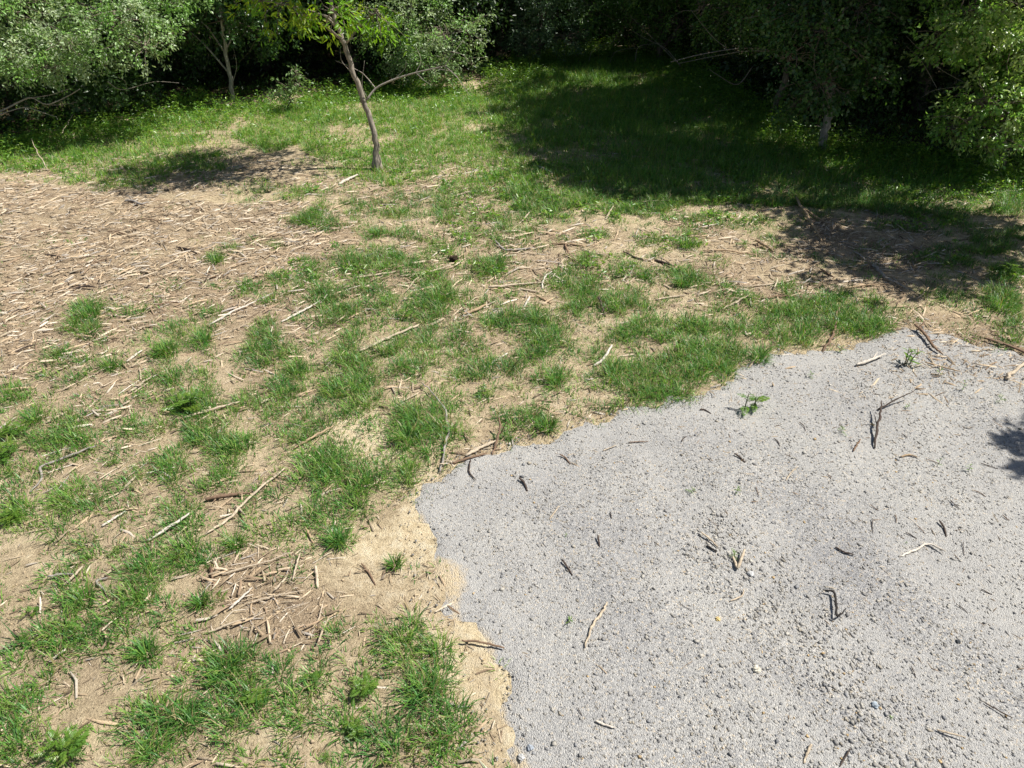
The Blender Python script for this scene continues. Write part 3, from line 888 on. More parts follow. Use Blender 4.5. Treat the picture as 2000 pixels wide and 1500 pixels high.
F = "fallen sticks in the grass"
K = "sticks lying on the gravel"
MG = "pale sticks in the mulch"
ST_LIST = [
 # (name, label, points, width px, tone, lift, side, group)
 ("stick", "long pale peeled stick lying straight across the grass at mid left", [(408,638),(455,616),(500,595)], 6, 'white', (.02,.03), (), F),
 ("stick", "straight grey-white stick slanting up beside a grass tuft", [(550,632),(588,612),(626,592)], 6, 'white', (.01,.04), (), F),
 ("stick", "very long bleached stick running diagonally through the central grass", [(702,688),(760,664),(818,637)], 8, 'pale', (.02,.03), (), F),
 ("stick", "shorter pale split stick just under the long bleached diagonal stick", [(727,688),(769,667)], 7, 'pale', (.01,.01), (), F),
 ("stick", "pale stick whose thick left end sticks out of the grass", [(692,544),(745,536),(797,528)], 6, 'pale', (.02,.01), (), F),
 ("branch", "long tan forked branch below the dark root clod", [(783,542),(830,533),(881,520)], 6, 'pale', (.02,.03), (([(825,535),(808,552),(793,571)],5),), F),
 ("branch", "pale log-like branch lying level in the middle of the grass", [(954,564),(1010,557),(1063,553)], 7, 'pale', (.03,.02), (), F),
 ("stick", "thin pale stick just below the level log-like branch", [(1000,564),(1030,567),(1056,572)], 5, 'pale', (.01,.01), (), F),
 ("stick", "bright curved stick at the right end of the level branch", [(1077,534),(1062,546),(1058,563)], 5, 'white', (.04,.01), (), F),
 ("stick", "short pale chunk left of a bark-covered stick in the grass", [(842,634),(867,623)], 8, 'pale', (.01,.02), (), F),
 ("stick", "bark-covered brown and white stick bent near its left end", [(902,614),(925,609),(949,599)], 8, 'tan', (.01,.04), (), F),
 ("stick", "short white peeled stick in bare soil right of the grass", [(958,711),(991,693)], 5, 'white', (.01,.03), (), F),
 ("branch", "white curved peeled branch leaning on the dense grass clump", [(1159,719),(1178,710),(1194,690)], 8, 'white', (.01,.10), (), F),
 ("stick", "thin brown stick slanting down right of the level branch", [(1042,576),(1060,584),(1077,593)], 4, 'tan', (.02,.0), (), F),
 ("stick", "small white upright-looking splinter in the central grass", [(1035,585),(1021,604)], 6, 'white', (.05,.0), (), F),
 ("branch", "grey weathered branch with a dark bent left end behind the grass", [(968,474),(986,491),(1015,490),(1042,487)], 6, 'grey', (.03,.02), (), F),
 ("stick", "brown stick lying level at the crossing of several twigs", [(1077,480),(1110,482),(1143,487)], 6, 'tan', (.02,.02), (), F),
 ("stick", "short brown twig crossing downward from the level brown stick", [(1103,481),(1109,498),(1114,515)], 5, 'brown', (.03,.0), (), F),
 ("stick", "pale thin stick running down right past the twig crossing", [(1133,490),(1158,499),(1186,504)], 4, 'pale', (.01,.02), (), F),
 ("branch", "thick dark rotten branch end lying on bare tan soil", [(1276,508),(1298,515),(1318,525)], 10, 'dark', (.0,.03), (), F),
 ("stick", "thin dark twig leading up left from the thick rotten branch", [(1217,495),(1245,507),(1276,511)], 5, 'dark', (.02,.0), (), F),
 ("stick", "pale level stick half hidden in grass below the rotten branch", [(1280,586),(1310,580),(1338,579)], 5, 'pale', (.01,.01), (), F),
 ("stick", "dark short stick standing up from a tuft in the right centre", [(1168,593),(1175,608),(1182,622)], 6, 'dark', (.08,.0), (), F),
 ("stick", "pale stick on the sandy patch left of the tall dark grass clump", [(781,789),(818,772)], 5, 'pale', (.01,.02), (), F),
 ("branch", "long crooked grey branch hanging down over the grass to the gravel corner", [(860,924),(868,885),(877,845),(866,805),(850,780),(825,758)], 6, 'grey', (.02,.05), (([(874,850),(885,838)],3),), F),
 ("stick", "dark-sided flat stick along the gravel edge by the grass", [(884,909),(920,898),(951,889)], 7, 'brown', (.01,.02), (), F),
 ("stick", "broad pale split stick lying over the dark flat one at the gravel edge", [(909,896),(940,880),(970,866)], 9, 'pale', (.02,.03), (), F),
 ("branch", "dark upright branch with knobbed top at the gravel edge", [(961,889),(972,862),(977,848),(974,838)], 6, 'brown', (.0,.16), (([(976,850),(990,846)],4),), F),
 ("stick", "thin hooked dark twig just inside the gravel corner", [(919,903),(917,926),(930,941)], 4, 'dark', (.01,.01), (), K),
 ("stick", "dark thick twig below the hooked one near the gravel corner", [(1014,938),(1024,947),(1030,960)], 6, 'dark', (.02,.0), (), K),
 ("stick", "brown twig pair near the upper gravel edge left of centre", [(1093,891),(1104,896),(1114,908)], 4, 'brown', (.02,.0), (), K),
 ("stick", "thin straight dark twig lying level on the upper gravel", [(1227,868),(1266,866)], 3, 'brown', (.01,.01), (), K),
 ("stick", "thin pale twig with dark tip on the upper gravel", [(1177,884),(1203,875)], 3, 'pale', (.01,.02), (), K),
 ("branch", "big grey log lying in the dappled shade above the gravel", [(1702,522),(1716,537),(1730,551),(1769,574)], 11, 'grey', (.03,.03), (), F),
 ("branch", "long brown forked branch lying in the shade pointing at the camera", [(1552,394),(1572,425),(1590,450),(1604,474)], 7, 'tan', (.08,.02), (([(1566,415),(1590,430),(1615,441)],6),), F),
 ("branch", "long grey bowed branch across the mulch left of the shade", [(1373,495),(1410,494),(1445,498),(1475,501)], 5, 'tan', (.02,.02), (), F),
 ("stick", "brown bark slab leaning on the long grey bowed branch", [(1475,476),(1492,484),(1510,496)], 9, 'tan', (.05,.01), (), F),
 ("stick", "pale stick with a torn white end among the grass above the gravel", [(1405,609),(1435,596),(1466,581)], 5, 'pale', (.01,.04), (), F),
 ("stick", "white broken branch chunk with a twig on the upper right gravel", [(1671,718),(1700,708),(1727,699)], 10, 'white', (.02,.04), (([(1700,708),(1712,694)],4),), K),
 ("branch", "brown bent branch hanging from the grass onto the gravel edge", [(1606,688),(1625,660),(1630,635),(1636,611)], 6, 'brown', (.01,.06), (), F),
 ("branch", "bundle-like dark frayed branch at the top edge of the gravel", [(1783,646),(1805,665),(1820,682),(1839,696)], 8, 'brown', (.05,.02), (([(1790,655),(1800,640),(1806,632)],4),([(1815,675),(1830,668)],4)), F),
 ("branch", "dark bark branch bent at a right angle to a tan dry stalk on the gravel", [(1708,876),(1709,850),(1713,826),(1714,803)], 6, 'dark', (.01,.12), (([(1714,804),(1745,793),(1779,782)],5),([(1711,830),(1700,827)],3)), K),
 ("stick", "short forked dark twig left of the bent bark branch", [(1666,884),(1673,872),(1680,861)], 4, 'brown', (.01,.02), (), K),
 ("stick", "short thick dark stick in the middle of the light gravel", [(1433,893),(1443,898),(1454,908)], 5, 'dark', (.02,.0), (), K),
 ("stick", "tan stick lying level below the bent bark branch", [(1758,894),(1775,891),(1790,895)], 5, 'tan', (.01,.01), (), K),
 ("stick", "thin tan frayed stalk slanting up in the middle gravel", [(1534,940),(1543,928),(1556,918)], 3, 'pale', (.0,.03), (), K),
 ("stick", "dark curved twig by the leafy weed on the gravel", [(1366,804),(1376,804),(1388,811)], 4, 'dark', (.01,.0), (), K),
 ("branch", "long tan dry stalk on the gravel under the bushy weed", [(1804,712),(1838,722),(1874,731)], 5, 'tan', (.02,.02), (), K),
 ("branch", "dark heavy branch entering the picture at the right above the gravel", [(1920,664),(1960,676),(2030,702)], 9, 'brown', (.03,.03), (), F),
 ("branch", "pale curved branch with white broken end at the far right edge", [(1961,746),(1972,738),(2000,716),(2030,700)], 9, 'pale', (.02,.06), (), K),
 ("stick", "thin dark stick in the shade left of the big grey log", [(1601,530),(1629,545)], 5, 'brown', (.02,.01), (), F),
 ("stick", "long thin straight stick along the upper edge of the right grass strip", [(1650,566),(1692,563),(1734,564)], 4, 'tan', (.01,.03), (), F),
 ("stick", "thin pale stick pointing right toward the shade edge", [(1471,562),(1510,557),(1552,551)], 4, 'pale', (.01,.02), (), F),
 ("stick", "low dark bowed branch lying in the right grass strip", [(1485,588),(1540,583),(1597,592)], 5, 'brown', (.02,.02), (), F),
 ("branch", "smooth white bent branch shaped like a boomerang on the right gravel", [(1755,1087),(1785,1075),(1810,1063),(1828,1069),(1846,1080)], 6, 'white', (.0,.03), (), K),
 ("branch", "black crooked branch standing in an L shape on the lower gravel", [(1604,1159),(1625,1165),(1629,1190),(1632,1213),(1648,1198)], 6, 'black', (.03,.04), (), K),
 ("stick", "pale flat stick upper left of the V-shaped wood piece", [(1368,1043),(1385,1055),(1401,1069)], 5, 'pale', (.03,.01), (), K),
 ("stick", "black stub lying just under the pale flat stick", [(1380,1067),(1400,1079)], 5, 'black', (.01,.01), (), K),
 ("stick", "tan V-shaped split wood piece standing by a tiny weed", [(1431,1090),(1439,1113),(1446,1098),(1452,1082)], 8, 'pale', (.01,.05), (), K),
 ("stick", "small pale hooked twig below the V-shaped wood piece", [(1426,1175),(1449,1164),(1452,1152)], 4, 'pale', (.01,.02), (), K),
 ("stick", "dark frayed twig with a pale tail left of the white boomerang branch", [(1632,1068),(1650,1079),(1668,1085)], 5, 'dark', (.01,.01), (), K),
 ("stick", "dark curved twig upper right of the white boomerang branch", [(1832,1020),(1842,1031),(1849,1048)], 5, 'dark', (.02,.0), (), K),
 ("stick", "long thin dark twig near the lower right corner", [(1922,1374),(1950,1391),(1976,1405)], 4, 'dark', (.01,.02), (), K),
 ("stick", "pale stick with dark underside near the lower right corner", [(1828,1427),(1850,1436),(1882,1447)], 6, 'pale', (.01,.03), (), K),
 ("stick", "pale split stick at the bottom edge of the gravel", [(1581,1461),(1574,1478),(1568,1494)], 7, 'pale', (.02,.0), (), K),
 ("stick", "thin dark twig slanting at the bottom edge of the gravel", [(1657,1469),(1648,1484),(1638,1500)], 4, 'dark', (.02,.0), (), K),
 ("stick", "straight dark stick bridging the yellow sand and the gravel", [(902,1256),(945,1259),(985,1266)], 6, 'brown', (.02,.02), (), K),
 ("branch", "tan frayed stalk lying by a small weed in the centre of the gravel", [(1185,1181),(1172,1205),(1154,1230),(1143,1268)], 7, 'pale', (.02,.01), (), K),
 ("stick", "straight dark stick on the left part of the gravel", [(1098,1099),(1107,1110),(1118,1125)], 5, 'dark', (.02,.0), (), K),
 ("stick", "small pale twig with dark lower end on the left gravel", [(1073,1017),(1091,996)], 4, 'pale', (.0,.02), (), K),
 ("stick", "cream coloured split stick low in the middle of the gravel", [(1163,1412),(1182,1420),(1202,1425)], 6, 'white', (.01,.01), (), K),
 ("stick", "short upright dark twig in the upper middle gravel", [(1167,1051),(1171,1070)], 5, 'dark', (.03,.0), (), K),
 ("stick", "thin dark twig on the yellow sand above the straight dark stick", [(874,1181),(898,1197)], 4, 'brown', (.01,.01), (), F),
 ("stick", "thin grey twig on the pale sand beside the lower grass clump", [(877,1376),(900,1382),(921,1380)], 4, 'grey', (.01,.01), (), F),
 ("stick", "brown twig on the sandy soil left of the gravel", [(706,1101),(720,1118),(733,1141)], 5, 'brown', (.02,.0), (), F),
 ("stick", "whitish flat stick at the lower left beside a small green plant", [(200,1028),(222,1016),(246,1002)], 7, 'white', (.01,.02), (), F),
 ("stick", "long thick white stick leaning on a big tuft at lower left", [(290,1060),(332,1036),(374,1012)], 9, 'white', (.02,.06), (), F),
 ("branch", "long pale branch running up to the brown rotten log", [(402,1048),(435,1025),(468,1000),(510,960),(560,918)], 7, 'pale', (.02,.04), (([(462,992),(480,1012)],6),), F),
 ("log", "dark brown rotten log piece with a hollow end", [(402,977),(430,973),(460,968),(490,966)], 14, 'brown', (.02,.02), (), F),
 ("stick", "dark short stick standing at the edge of the pale chip pile", [(413,1110),(416,1130),(418,1149)], 8, 'brown', (.04,.0), (), F),
 ("stick", "broad white split board-like stick on the chip pile", [(448,1193),(470,1176),(495,1155)], 12, 'white', (.02,.05), (), F),
 ("log", "tan thick debarked log piece below the chip pile", [(406,1238),(445,1226),(484,1216)], 11, 'pale', (.01,.05), (), F),
 ("stick", "long pale splinter across the top of the chip pile", [(420,1126),(500,1108),(574,1087)], 6, 'pale', (.02,.04), (), F),
 ("stick", "long tan splinter crossing the middle of the chip pile", [(480,1182),(535,1168),(596,1158)], 6, 'pale', (.02,.03), (), F),
 ("stick", "pale splinter slanting steeply at the upper right of the chip pile", [(572,1134),(581,1110),(589,1089)], 7, 'pale', (.01,.05), (), F),
 ("stick", "flat grey splinter pointing downward right of the steep pale one", [(617,1111),(620,1130),(621,1151)], 8, 'pale', (.03,.0), (), F),
 ("stick", "pale splinter at the right foot of the chip pile", [(618,1225),(625,1205),(631,1184)], 6, 'pale', (.01,.03), (), F),
 ("stick", "short tan stick on bare soil above the chip pile", [(597,1034),(605,1048),(613,1063)], 7, 'tan', (.03,.0), (), F),
 ("stick", "dark-sided level stick among sparse grass at the lower left", [(95,1130),(125,1124),(152,1126)], 7, 'grey', (.03,.02), (), F),
 ("stick", "pale stick slanting up beside the dark-sided level stick", [(126,1147),(146,1133),(166,1115)], 7, 'pale', (.01,.06), (), F),
 ("stick", "grey bent stick below a grass clump at the lower left", [(212,1132),(190,1138),(199,1150),(212,1162)], 6, 'grey', (.02,.02), (), F),
 ("stick", "thick pale bark stick lying under the bright weedy clump", [(357,818),(410,803),(470,786)], 8, 'pale', (.02,.03), (), F),
 ("branch", "long grey stick with a kinked bright upper end at the left", [(60,962),(84,935),(84,919),(125,901),(168,884),(192,878)], 6, 'grey', (.01,.04), (), F),
 ("stick", "long tan dry stalk pointing right at the edge of the grass clump", [(574,881),(612,862),(652,842)], 6, 'tan', (.02,.05), (([(595,899),(610,880),(627,862)],5),), F),
 ("stick", "broad bright bark strip on the brown mulch", [(252,489),(266,486),(284,478)], 7, 'pale', (.01,.03), (), MG),
 ("branch", "dark arched branch on the brown mulch", [(138,567),(165,561),(190,565)], 6, 'dark', (.02,.04), (), MG),
 ("stick", "pale bundle of splinters on bare soil at the left", [(252,769),(275,754),(298,740)], 7, 'pale', (.01,.02), (([(262,769),(290,752)],5),), MG),
 ("stick", "pale stick between two green tufts at the left", [(247,705),(262,695),(278,685)], 6, 'white', (.01,.02), (), MG),
 ("log", "white barkless log lying in the grass near the leaning tree", [(662,362),(680,353),(699,346)], 8, 'white', (.01,.04), (), F),
 ("log", "grey log lying deep in the shaded grass", [(1047,325),(1062,332),(1079,341)], 7, 'grey', (.02,.02), (), F),
 ("stick", "long thin tan stick behind the dense grass near the shade", [(930,416),(960,417),(989,423)], 5, 'tan', (.02,.02), (), F),
 ("stick", "pale thin stick in grass right of the leaning tree", [(881,389),(898,384),(917,380)], 5, 'pale', (.01,.03), (), F),
 ("stick", "pale level stick at the lower border of the dark shade", [(1248,396),(1278,395),(1309,394)], 5, 'pale', (.03,.03), (), F),
 ("stick", "short pale stick leaning in the grass above the twig crossing", [(1014,438),(1024,430),(1034,421)], 5, 'pale', (.0,.06), (), F),
 ("stick", "short bright stick leaning up just below the dark shade", [(1182,433),(1189,423),(1197,412)], 5, 'pale', (.0,.06), (), F),
 ("branch", "silvery grey broken branch on the mulch in the tree shadow", [(243,397),(262,398),(276,404),(292,400)], 7, 'grey', (.03,.04), (([(262,398),(255,391)],4),), F),
 ("stick", "pale thin stick rising from weeds at the far left wood edge", [(95,335),(82,318),(72,300)], 2, 'pale', (.02,.3), (), F),
 ("stick", "slender light stick leaning left in front of the dark bushes", [(122,272),(138,262),(152,250)], 3, 'pale', (.1,.3), (), F),
]
for nm, lb, pts, w, tone, lift, side, grp in ST_LIST:
    stick(nm, lb, pts, w, tone, lift, side, .75, grp, nm if nm != "stick" else "stick")
# small dark twigs on the gravel that nothing tells apart
for a, b in [((1769,1040),(1792,1051)),((1746,1008),(1750,1022)),((1704,1013),(1706,1041)),((1853,980),(1874,998)),((1867,1180),(1891,1197)),((1778,1304),(1788,1326)),((1790,1028),(1808,1043)),((1916,1150),(1938,1161)),((1324,1178),(1352,1193)),((1652,1010),(1667,1022)),
             ((1192,1004),(1194,1016)),((1132,990),(1141,996)),((1615,930),(1623,938)),((1475,955),(1481,972)),((1560,830),(1572,846)),((1380,1012),(1404,1030)),((1330,870),(1340,858)),((1915,905),(1950,915)),((1810,900),(1835,906)),((1900,960),(1925,972)),((1700,985),(1716,996)),((1350,1085),(1362,1095)),((1128,1385),(1138,1402)),((1040,1140),(1052,1148)),((1460,1290),(1470,1302)),((1955,1010),(1970,1020)),((1880,1060),(1884,1085)),((1590,985),(1606,988)),((1510,860),(1522,872)),((1760,850),(1772,858))]:
    stick("twig", "short thin dark twig lying loose on the grey gravel", [a, ((a[0]+b[0])/2 + random.uniform(-2.5, 2.5), (a[1]+b[1])/2 + random.uniform(-2, 2)), b], random.uniform(1.3, 2.8), random.choice(['dark', 'dark', 'brown']), (.012, .004), (), .9, "loose dark twigs on the gravel", "twig")

for a, b in [((255,434),(311,436)),((345,486),(386,499)),((462,434),(521,441)),((60,455),(112,452)),((180,520),(214,512)),((20,610),(66,600)),((300,600),(348,592)),((410,545),(446,540)),((90,500),(120,507)),((480,470),(508,463)),((210,455),(246,462)),((30,690),(74,676))]:
    stick("twig", "thin dark twig half buried in the brown mulch", [a, ((a[0]+b[0])/2, (a[1]+b[1])/2 - 2), b], random.uniform(3, 4.5), random.choice(['dark', 'brown']), (.02, .03), (), .9, "dark twigs in the brown mulch", "twig")

# splinters of shredded wood: the largest ones, one object each, sharing six meshes
spl = []
for k in range(6):
    n1_ = np.array([0.0])
    c = CHIP[[0, 1, 4, 2, 0, 7]][k:k + 1]
    L_ = np.array([[.30, .38, .26, .34, .22, .30][k]])
    zero = np.zeros(1)
    V, T, C = chips(zero, zero, L_, L_ * [.034, .024, .042, .026, .04, .03][k], L_ * .022, zero, zero, c, RNG, 0)
    V[:, 2] -= hz1(0, 0)
    spl.append(np_mesh("splinter", V, T, C, [M_chip]))
zones = [("pale splintered stick among the brown mulch at the far left", "splinters in the brown mulch", [(0,400),(640,400),(640,480),(420,580),(150,680),(0,740)], 110),
         ("tan splinter lying on the bare patches between the grass clumps", "splinters between the grass", [(150,750),(700,520),(1100,520),(1100,680),(700,800),(300,960),(60,1000)], 70),
         ("weathered splinter in the half shaded litter above the gravel", "splinters in the shaded litter", [(1330,440),(1900,420),(1900,620),(1700,580),(1450,540)], 45),
         ("pale splinter in the chip pile on the bare soil at lower left", "splinters of the chip pile", [(400,1060),(690,1045),(700,1270),(400,1270)], 58)]
for lb, grp, poly, cnt in zones:
    pu = [p[0] for p in poly]
    pv = [p[1] for p in poly]
    k = 0
    while k < cnt:
        uu_, vv_ = random.uniform(min(pu), max(pu)), random.uniform(min(pv), max(pv))
        if not in_poly(np.array([uu_]), np.array([vv_]), poly)[0]:
            continue
        gx_, gy_ = G(uu_, vv_)
        o = add("splinter", spl[random.randrange(6)], None, (gx_, gy_, hz1(gx_, gy_) + .012))
        s = random.uniform(.45, 1.05) * (.58 if cnt == 58 else 1)
        o.scale = (s, s * random.uniform(.45, 1.1), s)
        o.rotation_euler = (random.uniform(-.2, .2), random.gauss(0, .07), random.gauss(.65, .5) if random.random() < .6 else random.uniform(0, 3.14))
        tag(o, lb, "wood splinter", grp)
        k += 1

# dark root clod
def blob(name, loc, r, c, seed, squash=.7):
    bm = bmesh.new()
    bmesh.ops.create_icosphere(bm, subdivisions=3, radius=r)
    rng = np.random.default_rng(seed)
    d1 = rng.normal(size=(6, 3))
    for v_ in bm.verts:
        q = np.array(v_.co) / r
        s = 1 + .16 * math.sin(4 * (q @ d1[0])) + .12 * math.sin(7 * (q @ d1[1]) + 1) + .08 * math.sin(13 * (q @ d1[2]))
        v_.co = Vector((q[0] * r * s, q[1] * r * s, q[2] * r * s * squash))
    me = bpy.data.meshes.new(name)
    bm.to_mesh(me)
    bm.free()
    a = me.color_attributes.new("col", 'FLOAT_COLOR', 'POINT')
    a.data.foreach_set("color", np.tile(np.array((*c, 1), np.float32), len(me.vertices)))
    me.materials.append(M_clod)
    return add(name, me, None, loc)
gx_, gy_ = G(886, 507)
clod_root = empty("root_clod", (gx_, gy_, hz1(gx_, gy_)))
tag(clod_root, "small dark clod of earth and roots sitting on the mulch", "root clod")
b = blob("clod", (0, 0, .035), .062, (.035, .022, .014), 5)
b.parent = clod_root
for k in range(7):
    a_ = k * .9 + .3
    pts = [(0, 0, .05), (.06 * math.cos(a_), .06 * math.sin(a_), .09), (.12 * math.cos(a_ + .3), .12 * math.sin(a_ + .3), .06 + .03 * (k % 3))]
    V, T = tube(smooth_path(pts, 6), [.006, .004, .0015], 5)
    r_ = np_mesh("root", V, T, np.tile((.10, .065, .04), (len(V), 1)), [M_wood])
    add("root", r_, clod_root)
# single larger stones on the gravel
for (su, sv_, r_, c_, lb) in [(1466, 1122, .024, (.50, .50, .49), "large pale rounded stone beside the V-shaped wood piece"),
                              (1870, 1255, .016, (.06, .065, .07), "single black stone on the right gravel"),
                              (1476, 1312, .026, (.60, .56, .46), "cream angular stone in the lower middle gravel"),
                              (1402, 1210, .018, (.62, .48, .22), "small yellow stone on the middle gravel"),
                              (1035, 1460, .020, (.30, .33, .37), "blue grey large stone by the lower gravel edge"),
                              (1018, 1478, .020, (.46, .46, .45), "light grey large stone by the lower gravel edge"),
                              (1708, 1380, .022, (.36, .41, .45), "bluish flat stone in the coarse gravel strip")]:
    gx_, gy_ = G(su, sv_)
    tag(blob("stone", (gx_, gy_, hz1(gx_, gy_) + .014 + r_ * .4), r_, c_, int(su), .6), lb, "stone", "larger stones on the gravel")

# ------------------------------------------------------------------ distinct grass tufts
TUFTS = [(175,618,30,"dark green grass tuft on the mulch, upper one at far left"),(325,690,30,"long narrow grass tuft slanting through the mulch at left"),(399,668,20,"small upright grass tuft beside the long white stick"),
 (423,512,20,"low isolated grass tuft in the upper part of the mulch"),(581,722,30,"sprawling yellowish grass tuft in the left centre"),(860,582,40,"tall bright grass tuft in the very middle of the grass"),
 (965,520,30,"wide grass tuft under the grey bent-ended branch"),(395,1180,22,"round isolated grass tuft left of the chip pile"),(287,1280,34,"fine soft grass tuft below the diagonal grass band"),
 (440,1318,52,"large spiky grass tuft with long arching blades at lower left"),(797,862,44,"tall dark grass clump on the yellow sand"),(1482,706,22,"small round grass tuft on the gravel edge at right"),
 (658,1062,26,"round dark grass tuft on sand above the gravel corner"),(772,1102,16,"sparse small tuft on the sandy strip"),(1070,838,26,"dark grass tuft overhanging the upper gravel edge"),
 (1342,484,26,"round light tuft on the mulch near the shade"),(1255,543,16,"small dark tuft below the rotten branch"),(70,824,28,"dark dome-shaped grass tuft at the left edge"),
 (462,1066,22,"thin pale grass tuft right of the long white stick at lower left"),(1084,748,24,"spiky grass tuft on bare sand left of the dense clump"),(1332,556,26,"grass tuft on tan soil right of the centre"),
 (217,716,24,"loose grass tuft with white chips around it at left"),(590,434,30,"flat grass tuft in the mulch below the leaning tree shadow"),(165,1180,34,"broad ragged grass tuft at the lower left"),(1955,600,46,"lush bright tuft at the right edge above the gravel")]
for i, (tu, tv_, rp, lb) in enumerate(TUFTS):
    gx_, gy_ = G(tu, tv_)
    rad = rp / FPX * depth_at(gx_, gy_)
    rng = np.random.default_rng(300 + i)
    nb = int(70 + rad * 380)
    az = rng.uniform(0, 6.283, nb)
    rr = rad * .55 * np.sqrt(rng.random(nb))
    x = gx_ + np.cos(az) * rr
    y = gy_ + np.sin(az) * rr
    L = (.10 + rad * .45) * rng.uniform(.55, 1.15, nb)
    c = GREENS[rng.integers(0, 5, nb)] * rng.uniform(.85, 1.2, (nb, 1))
    dm = rng.random(nb) < .05
    c[dm] = DRY
    V, T, C = blades(x, y, hz(x, y), az + rng.normal(0, .5, nb), L, np.abs(rng.normal(.5, .28, nb)), rng.uniform(.2, 1.1, nb), rng.uniform(.005, .009, nb), c)
    loc = (gx_, gy_, hz1(gx_, gy_))
    tag(add("grass_tuft", np_mesh("grass_tuft", V - np.array(loc), T, C, [M_grass]), None, loc), lb, "grass tuft", "distinct grass tufts")

# ------------------------------------------------------------------ leafy weeds: stem plus single compound leaves
def pinnate(L, W, pairs, rng, c):
    """one compound leaf along +X: lobed leaflets either side of a midrib"""
    A = Acc()
    t = np.linspace(.15, .95, pairs)
    pos, dv, ln = [], [], []
    for k, q in enumerate(t):
        arch = q * L * .25 - q * q * L * .45
        for s in (-1, 1):
            pos.append((q * L, 0, arch))
            dv.append((.55, s * 1.0, .1 - .3 * q))
            ln.append(W * (1 - abs(q - .45) * .9) * rng.uniform(.8, 1.15))
    pos.append((L * .92, 0, -L * .16))
    dv.append((1, 0, -.3))
    ln.append(W * .8)
    pos, dv, ln = np.array(pos), np.array(dv), np.array(ln)
    nr = np.tile((0, 0, 1.0), (len(pos), 1)) + rng.normal(0, .2, (len(pos), 3))
    V, T, C = leaves(pos, dv, nr, ln, ln * .36, np.tile(c, (len(pos), 1)) * rng.uniform(.85, 1.15, (len(pos), 1)))
    A.put(V, T, C)
    q = np.linspace(0, 1, 5)
    V, T = tube(np.stack([q * L, q * 0, q * L * .25 - q * q * L * .45], 1), [L * .014, L * .006], 4)
    A.put(V, T, np.tile(np.array(c) * .9, (len(V), 1)))
    return A

def simple_leaf(L, W, rng, c):
    A = Acc()
    m = np.array([(0, 0, 0), (.3, .42, .08), (.3, -.42, .08), (.3, 0, .03), (.65, .36, .05), (.65, -.36, .05), (.65, 0, 0), (1, 0, -.12)])
    m = m * np.array((L, W, L))
    T = [(0, 3, 1), (0, 2, 3), (1, 3, 6), (1, 6, 4), (3, 2, 5), (3, 5, 6), (4, 6, 7), (6, 5, 7)]
    A.put(m, T, np.tile(c, (8, 1)) * rng.uniform(.85, 1.15, (8, 1)))
    return A

WEEDMESH = {}
def weed(u_, v_, rp, kind, label, group, nleaf, hfac=1.0, cat="weed", seed=0):
    rng = np.random.default_rng(900 + int(u_) + seed)
    gx_, gy_ = G(u_, v_)
    gp = bool(in_poly(np.array([gx_]), np.array([gy_]), GRAVEL_POLY)[0])
    rad = rp / FPX * depth_at(gx_, gy_)
    root = empty("weed", (gx_, gy_, hz1(gx_, gy_) + (.014 if gp else 0)), rng.uniform(0, 6.28))
    tag(root, label, cat, group)
    h = rad * hfac
    nst = 1 if rp < 22 else (3 if rp < 32 or gp else 5)
    greens = [(.13, .25, .035), (.17, .27, .04), (.10, .215, .04)]
    for s_ in range(nst):
        oa = rng.uniform(0, 6.28)
        ox, oy = (0, 0) if nst == 1 else (math.cos(oa) * rad * .35, math.sin(oa) * rad * .35)
        hh = h * rng.uniform(.8, 1.15)
        lean = rng.normal(0, .15, 2) * hh
        V, T = tube(smooth_path([(ox, oy, -.01), (ox + lean[0] * .4, oy + lean[1] * .4, hh * .5), (ox + lean[0], oy + lean[1], hh)], 6), [rad * .035, rad * .02], 5)
        add("stem", np_mesh("stem", V, T, np.tile((.10, .13, .045), (len(V), 1)), [M_leaf]), root)
        k_ = max(4, nleaf // nst)
        for i in range(k_):
            key = (kind, i % 4, rp > 22)
            if key not in WEEDMESH:
                g_ = greens[i % 3]
                A = pinnate(1.0, .36, 9 if rp > 22 else 6, rng, np.array(g_)) if kind == 'fern' else simple_leaf(1.0, .26, rng, np.array(g_))
                WEEDMESH[key] = A.mesh("leaf", [M_leaf])
            t = .25 + .75 * i / max(1, k_ - 1)
            o = add("leaf", WEEDMESH[key], root, (ox + lean[0] * t, oy + lean[1] * t, hh * t))
            sc_ = rad * rng.uniform(.6, 1.0) * (1.0 - .5 * t)
            o.scale = (sc_, sc_, sc_)
            o.rotation_euler = (rng.normal(0, .15), -(.15 + .75 * t * rng.random()), i * 2.4 + rng.normal(0, .3))
    return root

